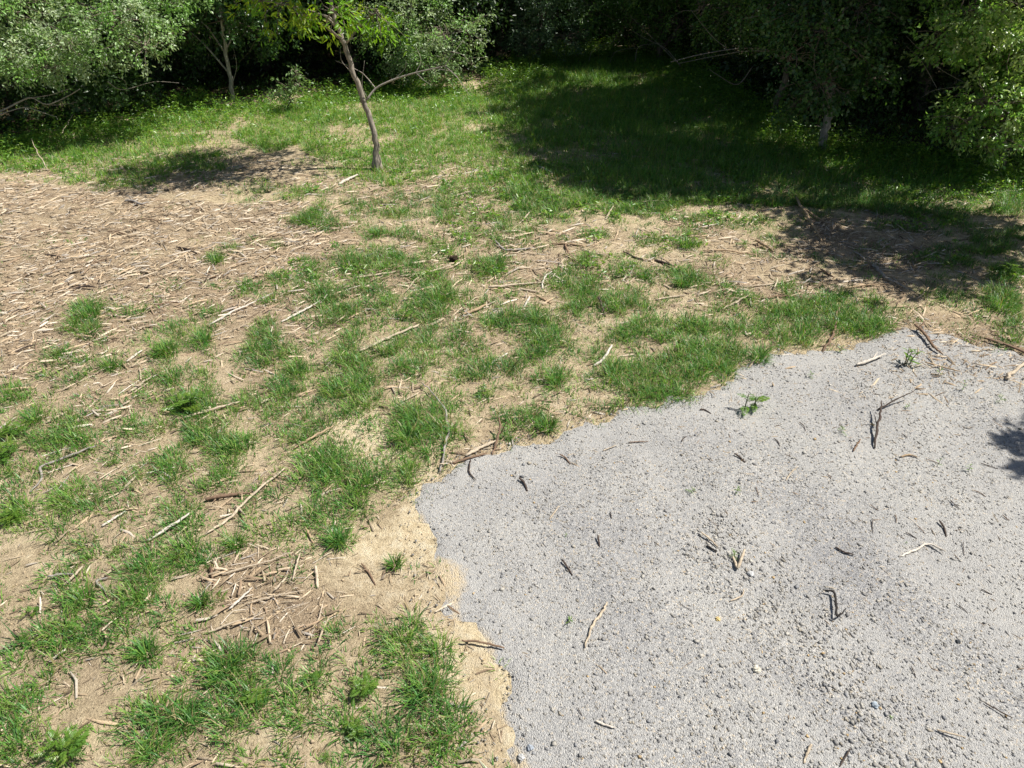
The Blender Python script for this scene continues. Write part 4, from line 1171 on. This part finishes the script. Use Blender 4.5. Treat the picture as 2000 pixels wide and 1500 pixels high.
GW = "weeds sprouting from the gravel"
for a in [(1460,795,38,'fern',"largest leafy weed on the gravel, with feathery leaflets and a dark shadow",9,.9),(1778,712,34,'simple',"bushy bright weed near the white broken chunk on the gravel",20,1.0),
          (1580,738,14,'fern',"small weed on the gravel below the right grass strip",6,.8),(1830,737,14,'simple',"little upright weed right of the bushy one on the gravel",7,1.1),
          (1879,764,16,'simple',"star-shaped weed further right of the bushy gravel weed",7,1.2),(1950,786,15,'fern',"thin faint weed near the right edge of the gravel",6,1.0),
          (1643,846,14,'fern',"thin dark weed between the leafy weed and the bent bark branch",6,1.0),(1830,911,13,'simple',"upright narrow weed below the tan level stick",6,1.4),
          (1892,920,14,'simple',"leafy weed just left of the lone tree shadow on the gravel",7,1.0),(1437,968,14,'simple',"small weed in the centre of the gravel, right one of two",7,.8),
          (1350,964,15,'fern',"small ferny weed in the centre of the gravel, left one of two",6,.8),(1434,1088,18,'fern',"weed growing between the legs of the V-shaped wood piece",7,.8),
          (1112,1216,18,'simple',"lone weed beside the tan frayed stalk on the gravel",7,.7),(1105,1049,8,'simple',"tiny seedling on the left gravel",5,.8),(1641,688,16,'simple',"light weed at the grass edge above the white broken chunk",7,.9),
          (1771,800,12,'simple',"seedling at the tip of the dry stalk of the bent bark branch",6,.9),(1742,1405,12,'simple',"seedling in the coarse gravel strip near the bottom",5,.7),(1770,1060,8,'simple',"tiny seedling above the white boomerang branch",5,.7)]:
    weed(a[0], a[1], a[2], a[3], a[4], GW, a[5], a[6])
MW = "ragweed plants among the grass"
for a in [(66,1202,24,"bright ragweed left of the ragged grass tuft, upper of a pair"),(54,1250,22,"bright ragweed at the lower left, lower of a pair"),(224,908,18,"small round ragweed in bare soil at the left"),
          (130,1480,56,"big bright ragweed clump in the bottom left corner"),(498,1372,36,"ragweed growing right of the long-bladed grass at the bottom"),(616,1322,26,"tall light ragweed on bare soil near the bottom"),
          (706,1345,40,"bright ragweed in front of the lower grass clump by the sand"),(993,856,20,"ragweed on the edge of the gravel by the dark upright branch"),(940,768,26,"ragweed in the grass above the gravel edge"),
          (365,795,46,"wide bright ragweed clump above the thick pale bark stick"),(35,852,36,"yellow-green ragweed at the left edge beside the dark dome tuft"),(18,905,40,"ragweed clump low on the left edge"),
          (224,1080,20,"star-like ragweed seedling beside the whitish flat stick"),(25,1018,34,"ragweed clump touching the left edge below the grey kinked stick"),(168,1090,18,"pale ragweed seedling at the lower left"),
          (283,1482,30,"ragweed at the bottom edge between two grass clumps"),(800,620,26,"yellowish ragweed in the middle of the central grass"),(115,695,22,"bright ragweed beside mulch at the far left"),
          (640,1480,22,"yellow-tipped ragweed at the bottom edge"),(690,1420,34,"ragweed beside the lowest grass clump"),(365,1395,22,"light ragweed between grass clumps at the bottom"),(1320,690,26,"light green weed inside the dense grass above the gravel"),
          (1450,482,20,"broad-leaved weed on the mulch beside the bark slab"),(1965,535,34,"bright leafy weed in the sun at the right edge")]:
    weed(a[0], a[1], a[2] * .92, 'fern', a[3], MW, 30 if a[2] > 30 else 14, .75)

# ------------------------------------------------------------------ trees
def crown_mesh(lobes, spec, rng, off):
    """lobes: (centre xyz, radius, vertical squash). Leaves sit on sprays spread through each lobe, denser at its skin."""
    PV, DV, NVv, LL, WW, CC = [], [], [], [], [], []
    TW = Acc()
    for (c, r, sq) in lobes:
        c = np.asarray(c, float)
        ns = int(spec['sprays'] * r * r)
        d = rand_dir(ns, rng)
        rad = r * np.clip(rng.random(ns) ** .42, .25, 1.0) * rng.uniform(.85, 1.12, ns)
        pos = c + d * rad[:, None] * np.array((1, 1, sq))
        # gaps: drop sprays in noise hollows
        hol = fbm(pos[:, 0] * 1.0 + pos[:, 2] * .7 + 50, pos[:, 1] + pos[:, 2] * .9 + 50, .55 * spec.get('gap', 1.0), int(rng.integers(0, 999)))
        ok = hol > spec.get('cut', .42)
        pos, d = pos[ok], d[ok]
        ns = len(pos)
        out = unit(d * np.array((1, 1, .6)) + np.array((0, 0, -spec['droop'])) + rng.normal(0, .35, (ns, 3)))
        per = spec['per']
        sl = spec['spray'] * rng.uniform(.6, 1.25, ns)
        t = rng.random((ns, per))
        side = rng.normal(0, 1, (ns, per, 3)) * (sl * .20)[:, None, None] * (1.1 - .6 * t)[..., None]
        lp = pos[:, None, :] + out[:, None, :] * (t * sl[:, None])[..., None] + side
        lp[..., 2] -= (t ** 2 * sl[:, None]) * .25 * spec['droop']
        ld = unit(out[:, None, :] * .6 + side / (sl * .2)[:, None, None] * .5 + rng.normal(0, .45, (ns, per, 3)))
        ln = np.array((0, 0, .55)) + d[:, None, :] * .8 + rng.normal(0, spec.get('flutter', .5), (ns, per, 3))
        n = ns * per
        tone = np.asarray(spec['cols'])[rng.integers(0, len(spec['cols']), ns)] * rng.uniform(.8, 1.2, (ns, 1))
        cc = np.repeat(tone, per, 0) * rng.uniform(.8, 1.2, (n, 1))
        PV.append(lp.reshape(-1, 3)); DV.append(ld.reshape(-1, 3)); NVv.append(ln.reshape(-1, 3))
        LL.append(spec['L'] * rng.uniform(.65, 1.2, n)); WW.append(spec['W'] * rng.uniform(.7, 1.2, n)); CC.append(cc)
        nt_ = min(ns, spec.get('twigs', 26))
        for i in range(nt_):
            m = c + (pos[i] - c) * .35 + rng.normal(0, .08 * r, 3)
            V, T = tube(smooth_path([c + rng.normal(0, .1 * r, 3), m, pos[i], pos[i] + out[i] * sl[i] * .8], 6), [.011, .007, .003], 4)
            TW.put(V, T, np.tile(np.array((.20, .165, .13)), (len(V), 1)))
    V, T, C = leaves(np.vstack(PV), np.vstack(DV), np.vstack(NVv), np.concatenate(LL), np.concatenate(WW), np.vstack(CC))
    return np_mesh("crown", V - np.asarray(off), T, C, [spec['mat']]), (TW.mesh("twigs", [M_bark], off) if TW.n else None), len(T)

SP_OLIVE = dict(sprays=190, per=30, spray=.36, L=.082, W=.038, gap=1.35, droop=.35, cols=[(.26, .40, .15), (.30, .40, .21), (.22, .40, .10), (.36, .44, .26)], mat=M_silver, cut=.455, twigs=24)
SP_ROUND = dict(sprays=120, per=22, spray=.36, L=.085, W=.064, gap=1.2, droop=.45, cols=[(.075, .16, .045), (.095, .19, .05), (.06, .13, .045)], mat=M_leaf, cut=.42, flutter=.8, twigs=24)
SP_GREEN = dict(sprays=190, per=24, spray=.36, L=.095, W=.046, gap=1.3, droop=.35, cols=[(.10, .20, .045), (.13, .23, .06), (.085, .17, .04)], mat=M_leaf, cut=.455, twigs=22)
SP_YELLOW = dict(sprays=80, per=22, spray=.42, L=.135, W=.044, droop=.75, cols=[(.22, .37, .03), (.17, .33, .03), (.31, .40, .035)], mat=M_yellow, cut=.36, twigs=14)
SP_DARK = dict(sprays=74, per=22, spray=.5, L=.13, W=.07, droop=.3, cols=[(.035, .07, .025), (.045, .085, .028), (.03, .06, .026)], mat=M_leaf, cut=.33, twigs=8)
SP_TOP = dict(sprays=88, per=24, spray=.5, L=.14, W=.085, droop=.3, cols=[(.05, .10, .03), (.06, .115, .036)], mat=M_leaf, cut=.30, twigs=4)
TRI = 0
def tree(name, label, cat, base, trunk, radii, lobes, spec, bark, seed, group=None, dead=(), limb=True, sides=9, top=()):
    global TRI
    rng = np.random.default_rng(seed)
    root = empty(name, base)
    tag(root, label, cat, group)
    off = np.array(base)
    tp = smooth_path(trunk, 6 + 4 * len(trunk))
    tp[2:-1] += rng.normal(0, .012, (len(tp) - 3, 3))
    V, T = tube(tp, radii, sides, 1.0, .07, rng)
    add("trunk", np_mesh("trunk", V - off, T, np.tile(bark, (len(V), 1)) * rng.uniform(.85, 1.15, (len(V), 1)), [M_bark], True), root)
    if limb:
        for (c, r, sq) in lobes[:9]:
            c = np.asarray(c, float)
            k = int(np.argmin(np.linalg.norm(tp - (c - np.array((0, 0, .7 * np.linalg.norm(c[:2] - tp[-1][:2])))), axis=1)))
            k = max(len(tp) // 4, min(k, len(tp) - 2))
            rb = np.interp(k / len(tp), np.linspace(0, 1, len(radii)), radii) * .55
            mid = (tp[k] + c) / 2 + np.array((0, 0, .15 * np.linalg.norm(c - tp[k]))) + rng.normal(0, .1, 3)
            V, T = tube(smooth_path([tp[k], mid, c], 9), [rb, rb * .6, .012], 6, 1.0, .08, rng)
            add("limb", np_mesh("limb", V - off, T, np.tile(bark, (len(V), 1)), [M_bark], True), root)
    for pts, r0 in dead:
        V, T = tube(smooth_path(pts, 4 + 3 * len(pts)), [r0, r0 * .7, r0 * .3], 5, 1.0, .1, rng)
        add("dead_branch", np_mesh("dead_branch", V - off, T, np.tile((.34, .30, .26), (len(V), 1)) * rng.uniform(.8, 1.15, (len(V), 1)), [M_wood], True), root)
    cm, tw, nt_ = crown_mesh(lobes, spec, rng, off)
    TRI += nt_
    add("crown", cm, root)["kind"] = "stuff"
    if top:
        cm, tw2, nt_ = crown_mesh(top, SP_TOP, rng, off)
        TRI += nt_
        add("crown", cm, root)["kind"] = "stuff"
    if tw:
        add("twigs", tw, root)["kind"] = "stuff"
    return root

def B(u_, v_):
    a, b_ = G(u_, v_)
    return np.array((a, b_, hz1(a, b_) - .03))
GREYBARK, BROWNBARK, PALEBARK = (.17, .145, .12), (.29, .25, .205), (.36, .33, .30)

# leaning young tree in the clearing
b0 = B(737, 330)
yb = b0[1]
trunk = [b0, P(735, 300, yb + .02), P(729, 255, yb + .05), P(712, 200, yb + .1), P(690, 140, yb + .1), P(670, 82, yb + .12), P(655, 40, yb + .15), P(646, -10, yb + .15), P(650, -90, yb + .2), P(640, -190, yb + .25), P(640, -280, yb + .3)]
lob = [(P(560, 8, yb - .1), .42, .5), (P(650, 18, yb - .5), .40, .45), (P(735, 22, yb + .1), .38, .7), (P(510, 0, yb - .1), .3, .6), (P(585, 30, yb - .3), .22, .7),
       (P(640, -280, yb + .4), 1.15, .7), (P(540, -240, yb), .95, .55), (P(760, -250, yb + 1.0), 1.0, .5), (P(650, -370, yb + .5), 1.0, .8)]
dd = [([P(716, 195, yb + .1), P(735, 172, yb + .2), P(770, 155, yb + .2), P(812, 142, yb + .15), P(850, 133, yb + .1), P(872, 128, yb)], .022),
      ([P(868, 129, yb), P(892, 150, yb - .1), P(918, 187, yb - .2)], .011),
      ([P(868, 129, yb), P(885, 105, yb), P(905, 78, yb + .1)], .009), ([P(733, 172, yb + .2), P(715, 150, yb + .2), P(700, 138, yb + .1), P(655, 118, yb + .1)], .011),
      ([P(812, 142, yb + .15), P(822, 118, yb + .2), P(812, 90, yb + .2)], .008), ([P(690, 145, yb), P(668, 120, yb - .1), P(664, 95, yb - .1)], .007), ([P(716, 190, yb + .1), P(707, 165, yb), P(712, 118, yb)], .008),
      ([P(850, 133, yb + .1), P(880, 138, yb), P(898, 130, yb - .1)], .006), ([P(812, 142, yb + .15), P(830, 158, yb), P(845, 168, yb)], .006), ([P(770, 155, yb + .2), P(790, 135, yb + .2), P(793, 118, yb + .2)], .006),
      ([P(880, 100, yb), P(905, 108, yb), P(915, 125, yb)], .006)]
tree("leaning_tree", "slender young tree leaning left in the clearing with yellow-green leaves and a dead branch", "tree", b0, trunk, [.125, .060, .053, .049, .046, .042, .039, .036, .033, .028, .012], lob, SP_YELLOW, BROWNBARK, 41, None, dd)

# silvery bush at top left
b1 = B(40, 240)
Y1 = b1[1] - 1.0
lob = [(P(20, 20, Y1), 1.15, .75), (P(130, 85, Y1 - .4), .72, .6), (P(225, 40, Y1 - .1), .95, .7), (P(282, 92, Y1 - .5), .42, .7), (P(30, 110, Y1 - .6), .62, .6), (P(95, 135, Y1 - .7), .36, .5),
       (P(-120, 60, Y1), 1.1, .8), (P(-160, -90, Y1), 1.4, .8), (P(20, -110, Y1 + .8), 1.0, .8), (P(200, -60, Y1 + .9), .8, .8), (P(330, -20, Y1 + .9), .7, .8)]
dd = [([P(-30, 225, Y1 - .4), P(0, 218, Y1 - .5), P(40, 198, Y1 - .6), P(62, 191, Y1 - .7), P(92, 204, Y1 - .8), P(130, 189, Y1 - .9), P(156, 174, Y1 - 1.0)], .020),
      ([P(-20, 230, Y1 - .5), P(10, 220, Y1 - .6), P(50, 210, Y1 - .7), P(90, 222, Y1 - .8), P(112, 229, Y1 - .8)], .014), ([P(62, 191, Y1 - .7), P(100, 185, Y1 - .7), P(140, 172, Y1 - .8)], .008),
      ([P(130, 118, Y1 - .2), P(160, 135, Y1 - .3), P(190, 150, Y1 - .4)], .009), ([P(150, 130, Y1 - .2), P(180, 118, Y1 - .3), P(205, 112, Y1 - .3)], .007), ([P(92, 204, Y1 - .8), P(115, 205, Y1 - .8), P(150, 200, Y1 - .9)], .007),
      ([P(210, 160, Y1), P(240, 175, Y1), P(300, 160, Y1 + .1), P(350, 162, Y1 + .2)], .010), ([P(230, 150, Y1), P(245, 160, Y1), P(248, 185, Y1)], .007)]
tree("silver_bush", "large silvery-leaved bush in full sun at the top left with bare pale branches below", "bush", b1, [b1, b1 + np.array((.2, -.3, .8)), P(80, 60, Y1 + .3), P(100, -150, Y1 + .4)], [.09, .08, .06, .03], lob, SP_OLIVE, (.10, .085, .07), 42, None, dd,  # bark colour darkened to sit in the shade below the leaves
     top=[(P(20, 175, Y1 + .9), .75, .8), (P(130, 180, Y1 + 1.1), .7, .8), (P(-70, 190, Y1 + .4), .7, .8), (P(225, 165, Y1 + 1.5), .7, .8)])  # low back lobes of dark leaves stand in for shade under the bush

# thin-stemmed tree left of centre
b2 = B(456, 198)
Y2 = b2[1]
lob = [(P(440, 40, Y2), .75, .9), (P(370, 60, Y2 + .4), .85, .8), (P(500, 60, Y2 + .5), .7, .8), (P(330, 0, Y2 + .3), .9, .8), (P(430, -60, Y2), 1.2, .9), (P(540, 0, Y2 + .8), .9, .8), (P(400, -190, Y2), 1.6, .9), (P(520, -180, Y2 + .5), 1.5, .9)]
tree("thin_stemmed_tree", "dark-leaved tree with one thin pale stem behind the grass left of the leaning tree", "tree", b2, [b2, P(448, 140, Y2), P(438, 80, Y2), P(430, 10, Y2), P(428, -150, Y2)], [.055, .05, .042, .035, .015], lob, SP_ROUND, PALEBARK, 43, None, [([P(452, 170, Y2), P(462, 130, Y2), P(455, 90, Y2)], .01)])

# small sunlit sapling
b3 = B(560, 212)
Y3 = b3[1] - .3
lob = [(P(578, 142, Y3), .20, 1.2), (P(562, 172, Y3), .22, .8), (P(582, 165, Y3), .18, 1.0), (P(545, 186, Y3), .17, .6), (P(566, 200, Y3), .16, .7)]
sp = dict(SP_OLIVE); sp.update(sprays=230, per=13, spray=.22, twigs=10, cut=.25, cols=[(.17, .28, .09), (.20, .31, .12)])
tree("sapling", "small sunlit sapling standing alone in front of the dark wood", "sapling", b3, [b3, P(566, 190, Y3), P(572, 160, Y3), P(578, 130, Y3)], [.018, .014, .01, .005], lob, sp, GREYBARK, 44)

# silvery bush behind the leaning tree
b4 = B(800, 168)
Y4 = b4[1] - .5
lob = [(P(800, 40, Y4), .85, .9), (P(730, 60, Y4 + .2), .62, .9), (P(860, 60, Y4 - .1), .62, 1.0), (P(850, 130, Y4 - .4), .42, .9), (P(790, 110, Y4 - .1), .5, .8), (P(915, 60, Y4), .42, 1.1), (P(830, -40, Y4 + .9), .8, .9), (P(740, -40, Y4 + .7), .7, .9), (P(920, 125, Y4 + .1), .25, 1.2)]
tree("silver_bush", "silvery bush hanging down behind the dead branch of the leaning tree", "bush", b4, [b4, P(795, 110, Y4 + .3), P(800, 40, Y4 + .3), P(805, -150, Y4 + .3)], [.07, .06, .05, .02], lob, SP_OLIVE, GREYBARK, 45, None,
     [([P(690, 250-60, Y4), P(660, 180, Y4 - .1), P(630, 190, Y4 - .2), P(622, 198, Y4 - .2)], .008), ([P(812, 60, Y4 - .5), P(800, 100, Y4 - .5), P(803, 140, Y4 - .6)], .009)])

# bluish shrub tree in the middle back
b5 = B(1050, 118)
Y5 = b5[1] - .5
lob = [(P(1070, 40, Y5), .95, .8), (P(1020, 75, Y5), .6, .9), (P(1105, 70, Y5 - .3), .55, .7), (P(1060, -40, Y5), 1.4, .8), (P(1000, -60, Y5 + .4), 1.2, .9), (P(1060, -180, Y5), 1.9, .8)]
sp = dict(SP_OLIVE); sp.update(cols=[(.12, .20, .11), (.15, .23, .14), (.10, .18, .08)], sprays=150)
tree("bluish_tree", "blue-green small-leaved tree at the back of the shaded clearing", "tree", b5, [b5, P(1055, 60, Y5 + .3), P(1060, -100, Y5 + .3)], [.08, .06, .02], lob, sp, GREYBARK, 46)

# tree with bare branches, back centre right
b6 = B(1290, 118)
Y6 = b6[1] - .4
lob = [(P(1230, 40, Y6), .95, .8), (P(1330, 40, Y6), .95, .8), (P(1160, 10, Y6), .8, .8), (P(1400, 55, Y6 - .4), .75, .8), (P(1280, -60, Y6), 1.6, .8), (P(1400, -60, Y6 - .2), 1.4, .8), (P(1250, -200, Y6), 2.2, .8), (P(1420, 0, Y6 - .5), .8, .8)]
dd = [([P(1330, 130, Y6 - 1.2), P(1300, 95, Y6 - 1.1), P(1260, 75, Y6 - 1.0), P(1235, 60, Y6 - .9)], .012), ([P(1320, 120, Y6 - 1.2), P(1280, 80, Y6 - 1.1), P(1230, 30, Y6 - 1.0)], .01), ([P(1240, 120, Y6 - .8), P(1250, 90, Y6 - .8), P(1300, 85, Y6 - .9)], .009),
      ([P(1190, 125, Y6 - .6), P(1205, 100, Y6 - .6), P(1260, 92, Y6 - .7)], .007), ([P(1150, 120, Y6 - .6), P(1160, 95, Y6 - .6), P(1200, 80, Y6 - .7)], .007)]
tree("twiggy_tree", "mid-green tree with fans of bare twigs at the back of the shaded grass", "tree", b6, [b6, P(1290, 60, Y6 + .2), P(1300, -120, Y6 + .2)], [.10, .08, .03], lob, SP_GREEN, GREYBARK, 47, None, dd)

# curved dark trunk with pale arching branches
b7 = B(1505, 228)
Y7 = b7[1]
lob = [(P(1440, 20, Y7), .8, .8), (P(1500, 45, Y7 + .1), .65, .7), (P(1370, 20, Y7 + .2), .7, .8), (P(1480, -80, Y7), 1.2, .8)]
dd = [([P(1525, 112, Y7 - .2), P(1490, 96, Y7 - .3), P(1440, 95, Y7 - .4), P(1370, 106, Y7 - .6), P(1310, 121, Y7 - .8)], .020), ([P(1500, 100, Y7 - .3), P(1455, 100, Y7 - .4), P(1400, 109, Y7 - .5), P(1325, 124, Y7 - .7)], .013),
      ([P(1442, 95, Y7 - .4), P(1447, 60, Y7 - .3), P(1445, 10, Y7 - .2)], .012), ([P(1420, 95, Y7 - .4), P(1390, 70, Y7 - .4), P(1350, 20, Y7 - .4)], .009), ([P(1470, 130, Y7), P(1440, 165, Y7 - .3), P(1400, 145, Y7 - .4), P(1385, 135, Y7 - .4)], .012)]
tree("arching_tree", "tree with a curved dark trunk and pale branches arching left over the shade", "tree", b7, [b7, P(1518, 195, Y7), P(1535, 150, Y7), P(1532, 115, Y7), P(1520, 60, Y7), P(1500, -100, Y7)], [.09, .08, .07, .065, .05, .02], lob, SP_GREEN, GREYBARK, 48, None, dd,
     top=[((4.8, 18.4, 5.7), 1.5, .8), ((6.4, 18.6, 6.0), 1.6, .8), ((8.0, 18.8, 6.0), 1.6, .8), ((4.8, 20.4, 5.8), 1.4, .8), ((4.5, 16.9, 5.6), 1.15, .8)])

# round-leaved tree with a pale trunk foot
b8 = B(1606, 294)
Y8 = b8[1]
lob = [(P(1600, 60, Y8 - .6), .85, .9), (P(1540, 110, Y8 - .5), .62, .8), (P(1660, 90, Y8 - .7), .66, .9), (P(1600, 160, Y8 - .8), .55, .8), (P(1560, 200, Y8 - .6), .42, .7), (P(1700, 150, Y8 - .4), .5, .9), (P(1560, 20, Y8 - .2), .8, .8), (P(1680, 10, Y8 - .3), .8, .8),
       (P(1600, -60, Y8 - .2), 1.2, .9), (P(1720, -100, Y8 - .1), 1.1, .8)]
dd = [([P(1608, 250, Y8), P(1590, 245, Y8 - .2), P(1578, 256, Y8 - .3)], .008), ([P(1606, 258, Y8), P(1590, 260, Y8 - .2), P(1582, 264, Y8 - .2)], .006)]
tree("round_leaved_tree", "dark tree with round glossy leaves and a pale lower trunk at the right", "tree", b8, [b8, P(1612, 250, Y8), P(1622, 205, Y8), P(1625, 120, Y8), P(1610, 0, Y8), P(1600, -200, Y8)], [.085, .075, .068, .06, .05, .02], lob, SP_ROUND, PALEBARK, 49, None, dd,
     top=[((5.0, 14.2, 5.2), 1.35, .8), ((5.1, 15.4, 5.6), 1.4, .8), ((6.6, 14.7, 5.6), 1.5, .8), ((7.7, 13.4, 4.7), 1.3, .7), ((6.0, 16.3, 6.4), 1.6, .8), ((7.8, 15.2, 5.6), 1.5, .8), ((5.6, 13.5, 5.0), .9, .8), ((6.8, 13.6, 5.2), 1.2, .8)])

# tree at the right edge, its sunlit look put into the leaf colours
b9 = B(1958, 335)
Y9 = b9[1]
lob = [(P(1890, 30, Y9 - .3), .72, .8), (P(1840, 60, Y9 - .1), .45, .9), (P(1960, 60, Y9 - .2), .8, .9), (P(1925, 205, Y9 - .7), .62, .7), (P(1885, 235, Y9 - .7), .42, .6), (P(1945, 265, Y9 - .7), .40, .6), (P(2010, 190, Y9 - .4), .7, .9), (P(1860, 250, Y9 - .5), .28, .5), (P(1920, 285, Y9 - .6), .28, .6), (P(1980, 120, Y9 - .1), .6, .8),
       ((8.2, 14.7, 5.4), 1.2, .8), ((9.9, 13.9, 2.2), .8, .9)]
dd = [([P(1960, 190, Y9), P(1900, 170, Y9 + .3), P(1830, 175, Y9 + .3), P(1800, 190, Y9 + .3)], .010), ([P(1900, 170, Y9 + .3), P(1830, 130, Y9 + .4), P(1770, 70, Y9 + .5)], .008), ([P(1830, 172, Y9 + .2), P(1800, 120, Y9 + .2), P(1770, 90, Y9 + .2)], .006), ([P(1960, 225, Y9 - .2), P(1930, 235, Y9 - .4), P(1910, 255, Y9 - .5)], .012)]
spb = dict(SP_GREEN); spb.update(cut=.42, spray=.30, cols=[(.20, .37, .08), (.25, .40, .11), (.16, .32, .065), (.32, .42, .17)], sprays=220)
tree("sunlit_tree", "bright sunlit tree at the right edge with a thin dark stem", "tree", b9, [b9, P(1962, 270, Y9), P(1972, 200, Y9), P(1985, 60, Y9), P(2000, -160, Y9)], [.05, .045, .04, .035, .015], lob, spb, GREYBARK, 50, None, dd)

# trees outside the frame on the right whose shadows reach into the picture
tree("roadside_tree", "leafy tree standing just outside the right edge, casting shade on the litter", "tree", (9.6, 10.6, 0), [(9.6, 10.6, -.03), (9.5, 10.5, 2), (9.4, 10.5, 4), (9.4, 10.4, 6)], [.12, .10, .08, .03],
     [((8.2, 9.9, 4.6), 1.0, .8), ((9.3, 10.6, 5.2), 1.4, .8), ((9.0, 11.0, 3.9), 1.1, .7), ((10.4, 10.8, 5.2), 1.3, .8), ((8.9, 11.6, 5.0), 1.1, .8)], SP_TOP, GREYBARK, 51)
tree("roadside_tree", "leafy tree outside the right edge beside the gravel, casting one small shadow", "tree", (10.0, 6.4, 0), [(10.0, 6.4, -.03), (10.0, 6.3, 2), (9.9, 6.2, 4), (9.9, 6.2, 5.5)], [.10, .08, .06, .03],
     [((8.42, 5.62, 4.6), .5, .8), ((8.9, 5.7, 4.7), .6, .8), ((10.4, 6.2, 5.4), .6, .8)], dict(SP_TOP, sprays=620, cut=.0, spray=.26, L=.085, W=.06), GREYBARK, 52)

tree("roadside_tree", "leafy tree outside the right edge behind the bright one, shading the grass below it", "tree", (12.2, 14.6, 0), [(12.2, 14.6, -.03), (12.1, 14.5, 2.5), (12.0, 14.5, 5)], [.12, .10, .04],
     [((11.0, 14.5, 4.8), 1.2, .8), ((12.2, 14.7, 5.1), 1.4, .8), ((10.2, 14.6, 4.7), 1.1, .8), ((12.9, 14.5, 6.0), 1.3, .8), ((11.4, 15.4, 5.6), 1.4, .8)], SP_TOP, GREYBARK, 53)

# trees of the wood behind: two prototypes, then copies
def proto(seed, label):
    lob = []
    rng = np.random.default_rng(seed)
    for k in range(9):
        a = k * 2.4
        rr = 1.35 * rng.random() ** .5
        lob.append(((math.cos(a) * rr, math.sin(a) * rr, 1.3 + 6.2 * k / 9), rng.uniform(1.1, 1.6), .85))
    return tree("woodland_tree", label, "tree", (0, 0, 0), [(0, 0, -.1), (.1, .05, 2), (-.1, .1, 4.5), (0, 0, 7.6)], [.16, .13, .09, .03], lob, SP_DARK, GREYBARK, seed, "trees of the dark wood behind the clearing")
LBW = "dark leafy tree deep in the shaded wood behind the clearing"
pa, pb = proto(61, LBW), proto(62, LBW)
spots = [(-16, 19.5), (-12.5, 20.5), (-9.6, 20.8), (-7.2, 22.6), (-4.6, 22.4), (-2.4, 22.8), (-.4, 25.5), (1.8, 27.5), (4.4, 27.8), (6.6, 24.6), (7.6, 20.6), (9.8, 18.0), (12.4, 17.8), (12.8, 21), (9.8, 22.4), (15.8, 19),
         (-14.5, 24), (-10.5, 25), (-6.2, 26.6), (-2.8, 27), (0.6, 30.5), (4, 32), (8.5, 28), (12.5, 25.5), (16.5, 22), (-18, 28), (-12.5, 30), (-7.5, 31.5), (-3, 32), (-.5, 36), (5, 37), (10, 33), (15.5, 29.5), (-17.5, 16.2), (19, 19), (-9, 36), (12, 38), (20, 26)]
for i, (tx, ty) in enumerate(spots):
    if i == 0:
        o = pa
    elif i == 1:
        o = pb
    else:
        o = copy_tree(pa if i % 2 else pb)
    o.location = (tx, ty, 0)
    s = random.uniform(.85, 1.2)
    o.scale = (s, s, s * random.uniform(.9, 1.1))
    o.rotation_euler = (0, 0, random.uniform(0, 6.28))
    o["label"] = LBW

# undergrowth at the foot of the wood
x, y = scatter(26000, -18, 15, 12, 34)
ins = in_poly(x, y, FOREST_POLY)
dd_ = seg_dist(x, y, np.array(TREE_EDGE))
u, v = UV(x, y)
ins &= (RNG.random(len(x)) < np.exp(-dd_ / 4.5) * .75 * np.clip((fbm(x + 60, y, 1.1, 131) - .3) / .25, .1, 1)) & (u > -250) & (u < 2250) & ((x > -4.5) | (dd_ > 2.2) | (RNG.random(len(x)) < .25))
x, y, dd_ = x[ins], y[ins], dd_[ins]
per = 14
hgt = RNG.uniform(.15, 1.0, len(x)) * np.clip(.45 + dd_ * .55, 0, 2.1)
px = np.repeat(x, per) + RNG.normal(0, .12, len(x) * per)
py = np.repeat(y, per) + RNG.normal(0, .12, len(x) * per)
pz = np.repeat(hgt, per) * RNG.uniform(.1, 1, len(px))
n = len(px)
dv = rand_dir(n, RNG)
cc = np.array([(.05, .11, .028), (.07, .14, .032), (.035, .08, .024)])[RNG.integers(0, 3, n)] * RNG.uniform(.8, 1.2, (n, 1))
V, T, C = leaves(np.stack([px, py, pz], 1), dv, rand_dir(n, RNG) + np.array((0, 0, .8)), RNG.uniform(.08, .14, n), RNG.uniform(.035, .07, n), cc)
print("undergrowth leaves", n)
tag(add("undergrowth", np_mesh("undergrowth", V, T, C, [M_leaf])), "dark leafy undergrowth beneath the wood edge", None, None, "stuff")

tot = 0
seen = set()
for o in scene.objects:
    if o.type == 'MESH' and o.data.name not in seen:
        seen.add(o.data.name)
        tot += sum(max(0, len(p_.vertices) - 2) for p_ in o.data.polygons) if len(o.data.polygons) < 2000 else len(o.data.polygons) * (len(o.data.polygons[0].vertices) - 2)
print("TRIANGLES", tot, "objects", len(scene.objects), "crown tris", TRI)
